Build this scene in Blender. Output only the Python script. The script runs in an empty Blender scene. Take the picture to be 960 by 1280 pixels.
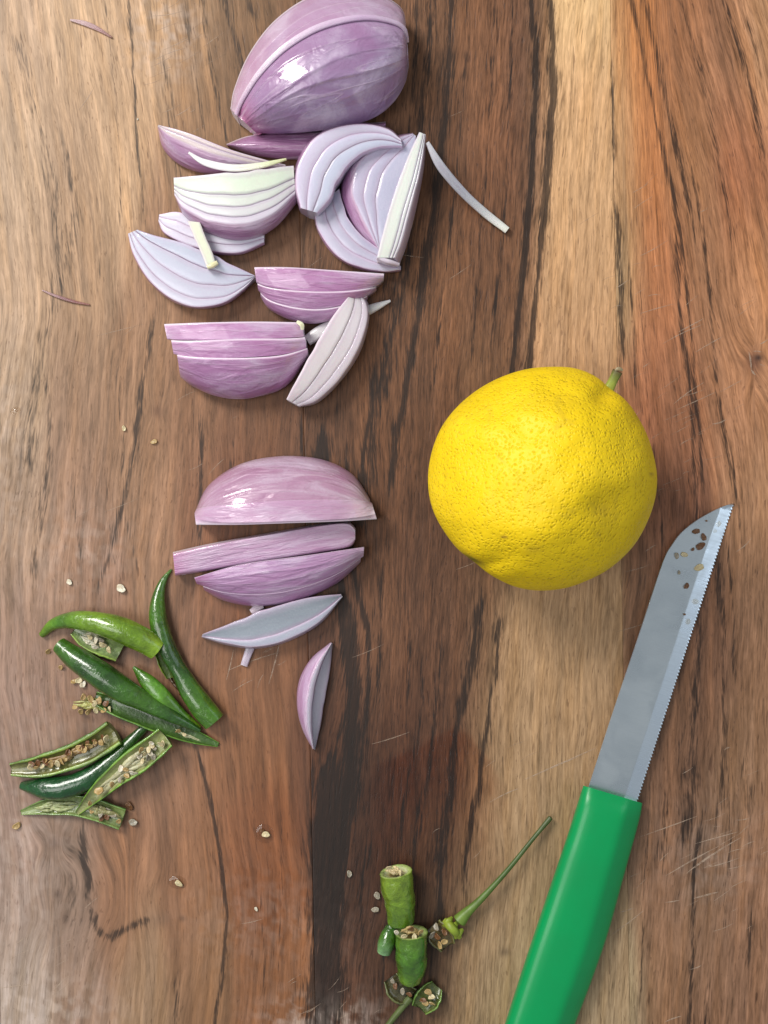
import bpy, math, random
import numpy as np
from mathutils import Vector

# ------------------------------------------------------------------ scene, camera, light
SC = bpy.context.scene
COL = SC.collection
PX = 0.00024            # metres on the board for one unit of the drawing (about 23 cm across)
H = 1500.0              # camera height in the same units (36 cm)

cam_d = bpy.data.cameras.new("camera")
cam = bpy.data.objects.new("camera", cam_d)
COL.objects.link(cam)
cam.location = (0, 0, H * PX)
cam.rotation_euler = (0, 0, 0)
cam_d.sensor_fit = 'VERTICAL'
cam_d.angle = 2 * math.atan(640.0 / H)
cam_d.clip_start = 0.01
cam_d.clip_end = 50
SC.camera = cam

W = bpy.data.worlds.new("World")
SC.world = W
W.use_nodes = True
bg = W.node_tree.nodes["Background"]
bg.inputs[0].default_value = (0.90, 0.95, 1.0, 1)
bg.inputs[1].default_value = 0.34


def area(name, loc, size, size_y, power, color, target=(0, 0, 0)):
    d = bpy.data.lights.new(name, 'AREA')
    d.shape = 'RECTANGLE'
    d.size, d.size_y = size, size_y
    d.energy = power
    d.color = color
    o = bpy.data.objects.new(name, d)
    COL.objects.link(o)
    o.location = loc
    o.rotation_euler = (Vector(target) - Vector(loc)).to_track_quat('-Z', 'Y').to_euler()
    return o


area("window_light", (-0.62, 0.62, 0.80), 0.32, 0.46, 14.0, (1.0, 0.97, 0.92))
area("left_fill_light", (-0.50, -0.12, 0.95), 0.42, 0.6, 4.3, (1.0, 0.98, 0.96))  # added soft fill from overhead left, also puts sheen on the board
area("far_window_light", (0.80, 0.14, 0.72), 0.40, 0.5, 1.1, (0.80, 0.90, 1.0))

SC.view_settings.view_transform = 'Standard'
SC.view_settings.look = 'None'
SC.view_settings.exposure = 0.0
SC.view_settings.gamma = 1.0
SC.render.engine = 'CYCLES'
SC.cycles.use_denoising = True
SC.cycles.max_bounces = 6

# ------------------------------------------------------------------ helpers
rnd = random.Random(11)
RS = np.random.RandomState(5)


def P(x, y, h=0.0):
    """drawing point (x right, y down) seen at height h above the board -> world"""
    k = (H - h) / H * PX
    return np.array([(x - 480.0) * k, (640.0 - y) * k, h * PX])


def PA(a):
    a = np.asarray(a, float)
    k = (H - a[..., 2]) / H * PX
    return np.stack([(a[..., 0] - 480.0) * k, (640.0 - a[..., 1]) * k, a[..., 2] * PX], -1)


def lin(c):
    c = np.asarray(c, float) / 255.0
    return np.where(c <= 0.04045, c / 12.92, ((c + 0.055) / 1.055) ** 2.4)


def rail(pts, n):
    """smooth curve through pts, n samples at even arc length"""
    p = np.asarray(pts, float)
    if len(p) == 2:
        t = np.linspace(0, 1, n)[:, None]
        return p[0] * (1 - t) + p[1] * t
    q = np.vstack([2 * p[0] - p[1], p, 2 * p[-1] - p[-2]])
    out = []
    for i in range(1, len(q) - 2):
        p0, p1, p2, p3 = q[i - 1], q[i], q[i + 1], q[i + 2]
        for t in np.linspace(0, 1, 16, endpoint=False):
            out.append(0.5 * ((2 * p1) + (-p0 + p2) * t + (2 * p0 - 5 * p1 + 4 * p2 - p3) * t * t
                              + (-p0 + 3 * p1 - 3 * p2 + p3) * t ** 3))
    out.append(p[-1])
    o = np.array(out)
    d = np.concatenate([[0], np.cumsum(np.linalg.norm(np.diff(o[:, :2], axis=0), axis=1))])
    s = np.linspace(0, d[-1], n)
    return np.stack([np.interp(s, d, o[:, k]) for k in range(o.shape[1])], 1)


def prof(vals, u):
    v = np.asarray(vals, float)
    return np.interp(u, np.linspace(0, 1, len(v)), v)


def sprof(vals, u):
    """smooth profile"""
    r = rail([(i / (len(vals) - 1), v) for i, v in enumerate(vals)], 200)
    return np.interp(u, r[:, 0], r[:, 1])


def hash2(ix, iy, seed):
    n = (ix.astype(np.int64) * 374761393 + iy.astype(np.int64) * 668265263 + seed * 1442695041) & 0x7fffffff
    n = ((n ^ (n >> 13)) * 1274126177) & 0x7fffffff
    n = n ^ (n >> 16)
    return (n & 0xffff) / 65535.0


def vn(x, y, seed=0):
    x = np.asarray(x, float)
    y = np.asarray(y, float)
    ix, iy = np.floor(x), np.floor(y)
    fx, fy = x - ix, y - iy
    fx = fx * fx * (3 - 2 * fx)
    fy = fy * fy * (3 - 2 * fy)
    a, b = hash2(ix, iy, seed), hash2(ix + 1, iy, seed)
    c, d = hash2(ix, iy + 1, seed), hash2(ix + 1, iy + 1, seed)
    return (a * (1 - fx) + b * fx) * (1 - fy) + (c * (1 - fx) + d * fx) * fy


def fbm(x, y, seed=0, oct=3):
    s, a, t = 0, 1.0, 0
    for i in range(oct):
        s = s + a * vn(x * 2 ** i, y * 2 ** i, seed + i * 17)
        t += a
        a *= 0.5
    return s / t


class MB:
    """mesh builder with per-vertex colour and grain coordinates"""

    def __init__(self):
        self.v, self.f, self.c, self.g, self.n = [], [], [], [], 0

    def add(self, v, f, c, g=None):
        v = np.asarray(v, float).reshape(-1, 3)
        c = np.asarray(c, float)
        if c.ndim == 1:
            c = np.tile(c, (len(v), 1))
        c = c.reshape(len(v), -1)
        if c.shape[1] == 3:
            c = np.hstack([c, np.ones((len(v), 1))])
        if g is None:
            g = v / PX * 0.01
        g = np.asarray(g, float).reshape(len(v), -1)
        if g.shape[1] == 2:
            g = np.hstack([g, np.zeros((len(v), 1))])
        self.v.append(v)
        self.c.append(c)
        self.g.append(g)
        self.f += [tuple(int(i) + self.n for i in q) for q in f]
        self.n += len(v)

    def loft(self, S, C, G=None, cap=True, closed=True, capcol=None):
        """S: (N,M,3) rings"""
        N, M = S.shape[:2]
        f = []
        for i in range(N - 1):
            for j in range(M if closed else M - 1):
                k = (j + 1) % M
                f.append((i * M + j, i * M + k, (i + 1) * M + k, (i + 1) * M + j))
        self.add(S, f, C.reshape(N * M, -1) if np.ndim(C) > 1 else C,
                 None if G is None else G.reshape(N * M, -1))
        if cap:
            for i, flip in ((0, True), (N - 1, False)):
                ring = S[i]
                cc = ring.mean(0)
                col = capcol if capcol is not None else (C[i].mean(0) if np.ndim(C) > 1 else C)
                vv = np.vstack([ring, cc[None]])
                gg = None
                if G is not None:
                    gg = np.vstack([G[i], G[i].mean(0)[None]])
                ff = [(j, (j + 1) % M, M) if not flip else ((j + 1) % M, j, M) for j in range(M)]
                self.add(vv, ff, col, gg)

    def build(self, name, mat, parent=None, smooth=True, recalc=True):
        me = bpy.data.meshes.new(name)
        V = np.concatenate(self.v)
        me.from_pydata(V.tolist(), [], self.f)
        a = me.attributes.new("Col", 'FLOAT_COLOR', 'POINT')
        a.data.foreach_set("color", np.concatenate(self.c).astype(np.float32).ravel())
        b = me.attributes.new("grain", 'FLOAT_VECTOR', 'POINT')
        b.data.foreach_set("vector", np.concatenate(self.g).astype(np.float32).ravel())
        if smooth:
            me.polygons.foreach_set("use_smooth", [True] * len(me.polygons))
        me.materials.append(mat)
        me.update()
        if recalc:
            import bmesh
            bm = bmesh.new()
            bm.from_mesh(me)
            bmesh.ops.recalc_face_normals(bm, faces=bm.faces)
            bm.to_mesh(me)
            bm.free()
        o = bpy.data.objects.new(name, me)
        COL.objects.link(o)
        if parent:
            o.parent = parent
            o.matrix_parent_inverse = parent_inv(parent)
        return o


def parent_inv(p):
    m = p.matrix_basis.copy()
    q = p.parent
    # parents are only ever translated empties, or meshes left at the origin
    while q:
        m = q.matrix_basis @ m
        q = q.parent if False else None
    return m.inverted()


def tag(o, label, cat, group=None):
    o["label"] = label
    o["category"] = cat
    if group:
        o["group"] = group
    return o


def thing(name, label, cat, at, group=None):
    o = bpy.data.objects.new(name, None)
    COL.objects.link(o)
    o.empty_display_size = 0.005
    o.location = P(*at)
    return tag(o, label, cat, group)


# ------------------------------------------------------------------ materials
class NT:
    def __init__(self, name):
        m = bpy.data.materials.new(name)
        m.use_nodes = True
        self.m, self.t = m, m.node_tree
        self.b = self.t.nodes["Principled BSDF"]

    def n(self, kind, **kw):
        nd = self.t.nodes.new(kind)
        for k, v in kw.items():
            setattr(nd, k, v)
        return nd

    def l(self, a, b):
        self.t.links.new(a, b)

    def attr(self, name):
        return self.n("ShaderNodeAttribute", attribute_name=name)

    def math(self, op, a, b=None, c=None, clamp=False):
        nd = self.n("ShaderNodeMath", operation=op, use_clamp=clamp)
        for i, v in enumerate((a, b, c)):
            if v is None:
                continue
            if isinstance(v, (int, float)):
                nd.inputs[i].default_value = v
            else:
                self.l(v, nd.inputs[i])
        return nd.outputs[0]

    def scale(self, vec, s, rot=None):
        nd = self.n("ShaderNodeMapping")
        self.l(vec, nd.inputs[0])
        nd.inputs["Scale"].default_value = s
        if rot:
            nd.inputs["Rotation"].default_value = rot
        return nd.outputs[0]

    def noise(self, vec, scale=1.0, detail=3.0, rough=0.55, dist=0.0):
        nd = self.n("ShaderNodeTexNoise")
        self.l(vec, nd.inputs["Vector"])
        nd.inputs["Scale"].default_value = scale
        nd.inputs["Detail"].default_value = detail
        nd.inputs["Roughness"].default_value = rough
        nd.inputs["Distortion"].default_value = dist
        return nd.outputs["Fac"]

    def rng(self, v, a, b, c=0.0, d=1.0, smooth=False):
        nd = self.n("ShaderNodeMapRange")
        if smooth:
            nd.interpolation_type = 'SMOOTHSTEP'
        self.l(v, nd.inputs[0])
        for i, x in enumerate((a, b, c, d)):
            nd.inputs[i + 1].default_value = x
        return nd.outputs[0]

    def mix(self, fac, a, b, mode='MIX'):
        nd = self.n("ShaderNodeMix", data_type='RGBA', blend_type=mode)
        if isinstance(fac, (int, float)):
            nd.inputs[0].default_value = fac
        else:
            self.l(fac, nd.inputs[0])
        for i, v in ((6, a), (7, b)):
            if isinstance(v, (tuple, list, np.ndarray)):
                nd.inputs[i].default_value = tuple(v)[:3] + (1,)
            else:
                self.l(v, nd.inputs[i])
        return nd.outputs[2]

    def bump(self, height, strength, dist, prev=None):
        nd = self.n("ShaderNodeBump")
        nd.inputs["Strength"].default_value = strength
        nd.inputs["Distance"].default_value = dist
        self.l(height, nd.inputs["Height"])
        if prev is not None:
            self.l(prev, nd.inputs["Normal"])
        return nd.outputs[0]

    def obj(self):
        return self.n("ShaderNodeTexCoord").outputs["Object"]

    def set(self, **kw):
        for k, v in kw.items():
            s = self.b.inputs[k.replace("_", " ")]
            if isinstance(v, (int, float, tuple)):
                s.default_value = v
            else:
                self.l(v, s)
        return self.m


def mat_wood():
    t = NT("acacia_wood")
    col = t.attr("Col")
    g = t.attr("grain").outputs["Vector"]
    vx = t.n("ShaderNodeSeparateXYZ")
    t.l(t.attr("vein").outputs["Vector"], vx.inputs[0])
    vein, fibre = vx.outputs[0], vx.outputs[1]
    # fibres: crisp short streaks along the grain
    s1 = t.noise(t.scale(g, (30, 2.0, 1)), 1.0, 3, 0.6, 0.25)
    s2 = t.noise(t.scale(g, (54, 4.6, 1)), 1.0, 2, 0.6, 0.2)
    s3 = t.noise(t.scale(g, (11, 0.9, 1)), 1.0, 4, 0.65, 0.3)
    st = t.math('ADD', t.math('MULTIPLY', s1, 0.5), t.math('MULTIPLY', s2, 0.5))
    f = t.math('MULTIPLY', t.rng(st, 0.34, 0.64, -0.62, 0.48), fibre)
    f = t.math('ADD', t.math('ADD', 1.0, f), t.rng(s3, 0.3, 0.7, -0.26, 0.26))
    # pores: short dark dashes
    p1 = t.noise(t.scale(g, (36, 3.4, 1)), 1.0, 1, 0.4, 0.5)
    p2 = t.noise(t.scale(g, (46, 9.0, 3)), 1.0, 1, 0.4, 0.4)
    dens = t.noise(t.scale(g, (3.2, 0.9, 1)), 1.0, 2, 0.5)
    pore = t.math('MULTIPLY', t.rng(p1, 0.36, 0.28, 0, 1, True), t.rng(dens, 0.42, 0.62, 0.0, 1.0))
    pore2 = t.math('MULTIPLY', t.rng(p2, 0.36, 0.29, 0, 1, True), t.rng(dens, 0.38, 0.58, 0.75, 0.15))
    pm = t.math('MAXIMUM', pore, pore2)
    cc = t.n("ShaderNodeCombineColor")
    t.l(f, cc.inputs[0])
    t.l(t.math('POWER', t.math('MAXIMUM', f, 0.02), 1.06), cc.inputs[1])
    t.l(t.math('POWER', t.math('MAXIMUM', f, 0.02), 1.18), cc.inputs[2])
    c = t.mix(1.0, col.outputs["Color"], cc.outputs[0], 'MULTIPLY')
    hv = t.noise(t.scale(g, (7, 0.5, 1)), 1.0, 3, 0.6)
    c = t.mix(t.rng(hv, 0.45, 0.75, 0, 0.45), c, t.mix(1.0, c, (1.14, 0.99, 0.72), 'MULTIPLY'))
    c = t.mix(t.math('MULTIPLY', pm, t.rng(fibre, 0.3, 0.9, 0.45, 0.72)), c, t.mix(1.0, c, (0.27, 0.20, 0.16), 'MULTIPLY'))
    # dark heartwood veins, broken up by the fibres
    act = t.math('MULTIPLY', vein, 4.0, clamp=True)
    vv = t.math('ADD', t.math('MULTIPLY', vein, 1.12), t.math('MULTIPLY', t.rng(st, 0.34, 0.66, 0.42, -0.42), act))
    vv = t.math('ADD', vv, t.math('MULTIPLY', t.rng(s3, 0.3, 0.7, 0.22, -0.22), act))
    vm = t.rng(vv, 0.22, 0.92, 0, 0.90, True)
    c = t.mix(vm, c, t.mix(0.30, tuple(lin((27, 20, 16))), t.mix(1.0, c, (0.4, 0.38, 0.36), 'MULTIPLY')))
    rough = t.math('ADD', t.math('MULTIPLY', col.outputs["Alpha"], 0.30), t.rng(s1, 0.3, 0.7, 0.17, 0.25))
    bh = t.math('SUBTRACT', t.math('MULTIPLY', st, 0.8), pm)
    nrm = t.bump(bh, 0.4, 0.00012)
    return t.set(Base_Color=c, Roughness=rough, Normal=nrm, Specular_IOR_Level=0.34)


def mat_onion():
    t = NT("onion_flesh_and_skin")
    col = t.attr("Col")
    g = t.attr("grain").outputs["Vector"]
    st = t.noise(t.scale(g, (0.6, 6, 1)), 1.0, 2, 0.5, 0.8)
    big = t.noise(t.scale(g, (1.1, 1.5, 1)), 1.0, 3, 0.5, 0.9)
    cell = t.noise(t.obj(), 1500.0, 2, 0.6)
    skin = col.outputs["Alpha"]
    k = t.math('MULTIPLY', t.rng(st, 0.3, 0.72, -0.05, 0.06), skin)
    k2 = t.math('MULTIPLY', t.rng(big, 0.32, 0.68, -0.42, 0.42), t.math('ADD', t.math('MULTIPLY', skin, 0.75), 0.25))
    k3 = t.rng(cell, 0.3, 0.7, -0.07, 0.07)
    wht = t.math('ADD', t.math('ADD', k, k2), k3)
    # fine lengthwise veins
    ln = t.noise(t.scale(g, (0.25, 3.2, 1)), 1.0, 1, 0.4, 0.2)
    vein = t.math('MULTIPLY', t.rng(t.math('ABSOLUTE', t.math('SUBTRACT', ln, 0.5)), 0.0, 0.016, 1, 0, True), skin)
    up = t.mix(t.math('MAXIMUM', wht, 0.0, clamp=True), col.outputs["Color"], (0.66, 0.58, 0.70))
    dn = t.mix(t.math('MAXIMUM', t.math('MULTIPLY', wht, -1.0), 0.0, clamp=True), up,
               t.mix(1.0, up, (0.80, 0.50, 0.70), 'MULTIPLY'))
    dn = t.mix(t.math('MULTIPLY', vein, 0.22), dn, (0.70, 0.58, 0.68))
    h = t.math('ADD', t.math('MULTIPLY', st, 0.15), t.math('MULTIPLY', big, 1.0))
    h = t.math('ADD', h, t.math('MULTIPLY', vein, 0.35))
    wr = t.noise(t.scale(g, (2.2, 3.2, 1)), 1.0, 2, 0.5, 1.2)
    sk2 = t.rng(skin, 0, 1, 0.12, 1.0)
    nrm = t.bump(t.math('MULTIPLY', h, sk2), 0.4, 0.0006)
    nrm = t.bump(t.math('MULTIPLY', wr, sk2), 0.75, 0.0008, nrm)
    nrm = t.bump(cell, 0.14, 0.0002, nrm)
    rough = t.rng(skin, 0, 1, 0.36, 0.30)
    return t.set(Base_Color=dn, Roughness=rough, Normal=nrm, Subsurface_Weight=t.rng(skin, 0, 1, 0.5, 0.3),
                 Subsurface_Radius=(0.9, 0.7, 0.8), Subsurface_Scale=0.0026,
                 Specular_IOR_Level=0.42, Coat_Weight=t.rng(skin, 0, 1, 0.3, 0.62), Coat_Roughness=0.06)


def mat_chilli():
    t = NT("chilli_flesh")
    col = t.attr("Col")
    a = t.noise(t.obj(), 170.0, 4, 0.65, 0.5)
    b = t.noise(t.obj(), 900.0, 3, 0.6)
    v = t.math('MULTIPLY', t.rng(a, 0.3, 0.7, 0.55, 1.40), t.rng(b, 0.3, 0.7, 0.88, 1.12))
    cc = t.n("ShaderNodeCombineColor")
    for i in range(3):
        t.l(v, cc.inputs[i])
    c = t.mix(1.0, col.outputs["Color"], cc.outputs[0], 'MULTIPLY')
    nrm = t.bump(a, 0.5, 0.0012)
    d_ = t.noise(t.obj(), 420.0, 3, 0.6, 0.4)
    nrm = t.bump(d_, 0.5, 0.0006, nrm)
    nrm = t.bump(b, 0.25, 0.0002, nrm)
    return t.set(Base_Color=c, Roughness=t.rng(col.outputs["Alpha"], 0, 1, 0.42, 0.27), Normal=nrm,
                 Subsurface_Weight=0.12, Subsurface_Radius=(0.5, 0.9, 0.2), Subsurface_Scale=0.0012,
                 Coat_Weight=0.55, Coat_Roughness=0.06)


def mat_seed():
    t = NT("chilli_seed")
    col = t.attr("Col")
    a = t.noise(t.obj(), 1400.0, 3, 0.6)
    c = t.mix(t.rng(a, 0.35, 0.7, 0, 0.55), col.outputs["Color"],
              t.mix(1.0, col.outputs["Color"], (0.55, 0.36, 0.2), 'MULTIPLY'))
    return t.set(Base_Color=c, Roughness=0.33, Normal=t.bump(a, 0.5, 0.0003),
                 Subsurface_Weight=0.15, Subsurface_Radius=(0.8, 0.6, 0.3), Subsurface_Scale=0.001)


def mat_lemon():
    t = NT("lemon_peel")
    o = t.obj()
    col = t.attr("Col")
    wob = t.noise(o, 260.0, 2, 0.5)
    vec = t.n("ShaderNodeVectorMath", operation='ADD')
    t.l(o, vec.inputs[0])
    nz = t.n("ShaderNodeTexNoise")
    t.l(o, nz.inputs["Vector"])
    nz.inputs["Scale"].default_value = 500
    sc = t.n("ShaderNodeVectorMath", operation='SCALE')
    t.l(nz.outputs["Color"], sc.inputs[0])
    sc.inputs["Scale"].default_value = 0.0012
    t.l(sc.outputs[0], vec.inputs[1])

    def voro(scale):
        v = t.n("ShaderNodeTexVoronoi", feature='F1')
        t.l(vec.outputs[0], v.inputs["Vector"])
        v.inputs["Scale"].default_value = scale
        return v.outputs["Distance"]
    v1 = voro(1150.0)
    v2 = voro(760.0)
    pit = t.rng(v1, 0.0, 0.5, 0.0, 1.0, True)
    pit2 = t.rng(v2, 0.0, 0.42, 0.0, 1.0, True)
    big = t.noise(o, 42.0, 3, 0.6)
    med = t.noise(o, 200.0, 3, 0.6)
    hh = t.math('ADD', t.math('MULTIPLY', pit, 0.55), t.math('MULTIPLY', pit2, 0.75))
    hh = t.math('ADD', hh, t.math('MULTIPLY', med, 0.9))
    nrm = t.bump(hh, 0.60, 0.0005)
    nrm = t.bump(big, 0.5, 0.004, nrm)
    # darker greener specks in some of the pits, mottled patches
    sp = t.math('MULTIPLY', t.rng(v2, 0.30, 0.12, 0, 1, True), t.rng(med, 0.40, 0.58, 0.2, 1, True))
    c = t.mix(t.rng(big, 0.35, 0.7, 0, 0.6), col.outputs["Color"],
              t.mix(1.0, col.outputs["Color"], (0.88, 0.88, 0.7), 'MULTIPLY'))
    c = t.mix(t.math('MULTIPLY', sp, 0.30), c, tuple(lin((164, 136, 14))))
    c = t.mix(t.rng(pit2, 0.0, 0.7, 0.22, 0.0), c, tuple(lin((186, 150, 8))))  # pit shading put into the colour, darker towards pit centres
    c = t.mix(t.rng(pit, 0.0, 0.6, 0.25, 0.0), c, tuple(lin((196, 160, 8))))
    bl = t.noise(o, 95.0, 4, 0.7, 0.8)
    c = t.mix(t.rng(bl, 0.56, 0.74, 0, 0.36, True), c, tuple(lin((170, 142, 40))))
    return t.set(Base_Color=c, Roughness=0.50, Normal=nrm, Subsurface_Weight=0.1,
                 Subsurface_Radius=(1.0, 0.7, 0.1), Subsurface_Scale=0.002, Specular_IOR_Level=0.28)


def mat_steel():
    t = NT("blade_steel")
    o = t.obj()
    col = t.attr("Col")
    g = t.attr("grain").outputs["Vector"]
    br = t.noise(t.scale(g, (90, 3.0, 1)), 1.0, 3, 0.6)
    sm = t.noise(o, 70.0, 3, 0.5, 1.0)
    smear = t.rng(sm, 0.38, 0.68, 0, 1, True)
    c = t.mix(t.math('MULTIPLY', smear, 0.36), col.outputs["Color"], (0.52, 0.56, 0.57))
    c = t.mix(t.rng(br, 0.35, 0.65, 0, 0.22), c, (0.40, 0.43, 0.46))
    r = t.math('ADD', t.rng(smear, 0, 1, 0.24, 0.34), t.rng(br, 0.3, 0.7, 0, 0.08))
    return t.set(Base_Color=c, Metallic=1.0, Roughness=r, Normal=t.bump(br, 0.08, 0.0001))


def mat_plastic():
    t = NT("green_plastic")
    o = t.obj()
    a = t.noise(o, 60.0, 3, 0.6)
    b = t.noise(o, 1800.0, 2, 0.6)
    c = t.mix(t.rng(a, 0.35, 0.65, 0, 0.4), tuple(lin((0, 143, 78))), tuple(lin((0, 130, 70))))
    return t.set(Base_Color=c, Roughness=t.rng(a, 0.3, 0.7, 0.28, 0.38), Normal=t.bump(b, 0.05, 0.0002),
                 Specular_IOR_Level=0.4, Subsurface_Weight=0.08, Subsurface_Scale=0.002,
                 Subsurface_Radius=(0.1, 1.0, 0.5))


def mat_plain(name, rough=0.4, rel=500.0, var=0.25, spec=0.5, alpha=1.0):
    t = NT(name)
    col = t.attr("Col")
    a = t.noise(t.obj(), rel, 3, 0.6)
    c = t.mix(t.rng(a, 0.3, 0.7, 0, var * 2), col.outputs["Color"],
              t.mix(1.0, col.outputs["Color"], (0.6, 0.55, 0.5), 'MULTIPLY'))
    m = t.set(Base_Color=c, Roughness=rough, Normal=t.bump(a, 0.3, 0.0003), Specular_IOR_Level=spec)
    if alpha < 1:
        t.l(t.math('MULTIPLY', t.rng(a, 0.35, 0.6, 0.25, 1.0), alpha), t.b.inputs["Alpha"])
    return m


def mat_clear():
    t = NT("water_drop")
    out = t.t.nodes["Material Output"]
    tr, gl, mx, fr = (t.n("ShaderNodeBsdfTransparent"), t.n("ShaderNodeBsdfGlossy"), t.n("ShaderNodeMixShader"), t.n("ShaderNodeFresnel"))
    tr.inputs[0].default_value = (0.95, 0.93, 0.90, 1)
    gl.inputs["Roughness"].default_value = 0.04
    fr.inputs["IOR"].default_value = 1.4
    geo = t.n("ShaderNodeNewGeometry")
    t.l(t.math('MULTIPLY', fr.outputs[0], t.math('SUBTRACT', 1.0, geo.outputs["Backfacing"])), mx.inputs[0])
    t.l(tr.outputs[0], mx.inputs[1])
    t.l(gl.outputs[0], mx.inputs[2])
    t.l(mx.outputs[0], out.inputs["Surface"])
    return t.m


M_WOOD, M_ONION, M_CHILLI, M_SEED = mat_wood(), mat_onion(), mat_chilli(), mat_seed()
M_LEMON, M_STEEL, M_GREEN = mat_lemon(), mat_steel(), mat_plastic()
M_STEM = mat_plain("green_stalk", 0.45, 420.0, 0.3)
M_SCR = mat_plain("raised_wood_fibre", 0.6, 900.0, 0.1, 0.3, 0.55)
M_DROP = mat_clear()

# ------------------------------------------------------------------ cutting board
WOODPTS = [  # lower-left tones carry part of the pale glaze reflection in their colour
    (20, 50, (150, 118, 88)), (100, 50, (158, 126, 93)), (180, 50, (152, 121, 90)), (240, 50, (130, 101, 73)), (290, 50, (104, 79, 57)),
    (400, 50, (100, 74, 54)), (540, 50, (100, 70, 50)), (600, 50, (108, 74, 52)), (650, 50, (90, 62, 46)), (678, 50, (84, 58, 44)),
    (705, 50, (186, 148, 114)), (745, 50, (198, 166, 126)), (790, 50, (164, 108, 66)), (850, 50, (136, 93, 66)), (910, 50, (136, 96, 72)), (950, 50, (166, 126, 96)),
    (20, 200, (150, 120, 90)), (90, 200, (138, 108, 80)), (150, 200, (158, 126, 94)), (250, 200, (122, 93, 67)), (400, 200, (100, 72, 52)),
    (560, 200, (90, 61, 43)), (620, 200, (106, 71, 50)), (668, 200, (78, 53, 40)), (705, 200, (176, 138, 108)), (745, 200, (178, 142, 112)), (770, 200, (160, 130, 98)),
    (802, 200, (164, 106, 66)), (860, 200, (136, 96, 68)), (930, 200, (142, 92, 66)),
    (20, 350, (148, 116, 86)), (100, 350, (140, 108, 78)), (200, 350, (128, 96, 70)), (400, 350, (95, 68, 50)), (550, 350, (105, 72, 50)), (620, 350, (95, 65, 46)), (655, 350, (84, 58, 42)),
    (692, 350, (166, 129, 101)), (740, 350, (172, 138, 108)), (775, 350, (150, 126, 96)), (820, 350, (156, 102, 70)), (880, 350, (140, 100, 74)), (945, 350, (154, 110, 80)),
    (20, 500, (135, 108, 82)), (100, 500, (122, 90, 64)), (170, 500, (120, 88, 62)), (240, 500, (115, 82, 58)), (300, 500, (96, 67, 48)), (400, 500, (84, 57, 41)),
    (480, 500, (96, 65, 45)), (530, 500, (90, 62, 45)), (620, 500, (100, 72, 52)), (700, 500, (160, 125, 98)), (800, 500, (152, 101, 75)), (850, 500, (140, 95, 70)), (920, 500, (150, 108, 82)),
    (20, 650, (136, 106, 83)), (100, 650, (125, 92, 70)), (200, 650, (120, 88, 64)), (250, 650, (110, 75, 54)), (300, 650, (100, 64, 44)), (480, 650, (90, 60, 42)), (520, 650, (80, 54, 40)),
    (620, 650, (90, 65, 48)), (700, 650, (140, 110, 84)), (850, 650, (130, 88, 68)), (940, 650, (140, 105, 80)),
    (20, 800, (124, 92, 74)), (120, 800, (122, 88, 68)), (230, 800, (108, 76, 56)), (330, 800, (106, 73, 52)), (420, 800, (86, 58, 44)), (480, 800, (96, 66, 48)), (560, 800, (86, 59, 43)),
    (610, 800, (92, 66, 48)), (660, 800, (130, 101, 77)), (740, 800, (140, 112, 86)), (820, 800, (118, 86, 66)), (900, 800, (112, 80, 62)), (950, 800, (128, 96, 75)),
    (20, 950, (122, 92, 78)), (120, 950, (112, 82, 64)), (210, 950, (114, 82, 62)), (300, 950, (114, 78, 54)), (400, 950, (80, 52, 37)), (440, 950, (62, 42, 32)), (500, 950, (74, 48, 34)), (560, 950, (80, 54, 40)),
    (610, 950, (108, 82, 62)), (640, 950, (128, 102, 79)), (700, 950, (130, 104, 81)), (850, 950, (98, 71, 55)), (930, 950, (120, 92, 72)),
    (20, 1100, (130, 104, 92)), (85, 1100, (112, 88, 73)), (150, 1100, (122, 83, 55)), (230, 1100, (118, 81, 55)), (330, 1100, (110, 72, 46)), (420, 1100, (60, 39, 27)),
    (470, 1100, (66, 43, 31)), (540, 1100, (80, 58, 43)), (575, 1100, (92, 70, 54)), (620, 1100, (125, 102, 81)), (700, 1100, (125, 103, 82)), (820, 1100, (118, 88, 70)), (880, 1100, (114, 88, 71)), (950, 1100, (128, 95, 75)),
    (30, 1250, (142, 124, 114)), (100, 1250, (125, 99, 84)), (180, 1250, (125, 99, 75)), (250, 1250, (117, 86, 61)), (330, 1250, (108, 73, 49)), (420, 1250, (96, 70, 58)),
    (480, 1250, (80, 57, 44)), (540, 1250, (80, 60, 48)), (600, 1250, (130, 110, 90)), (775, 1250, (136, 122, 100)), (830, 1250, (125, 93, 71)), (900, 1250, (120, 90, 72)), (950, 1250, (122, 91, 73)),
]
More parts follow.
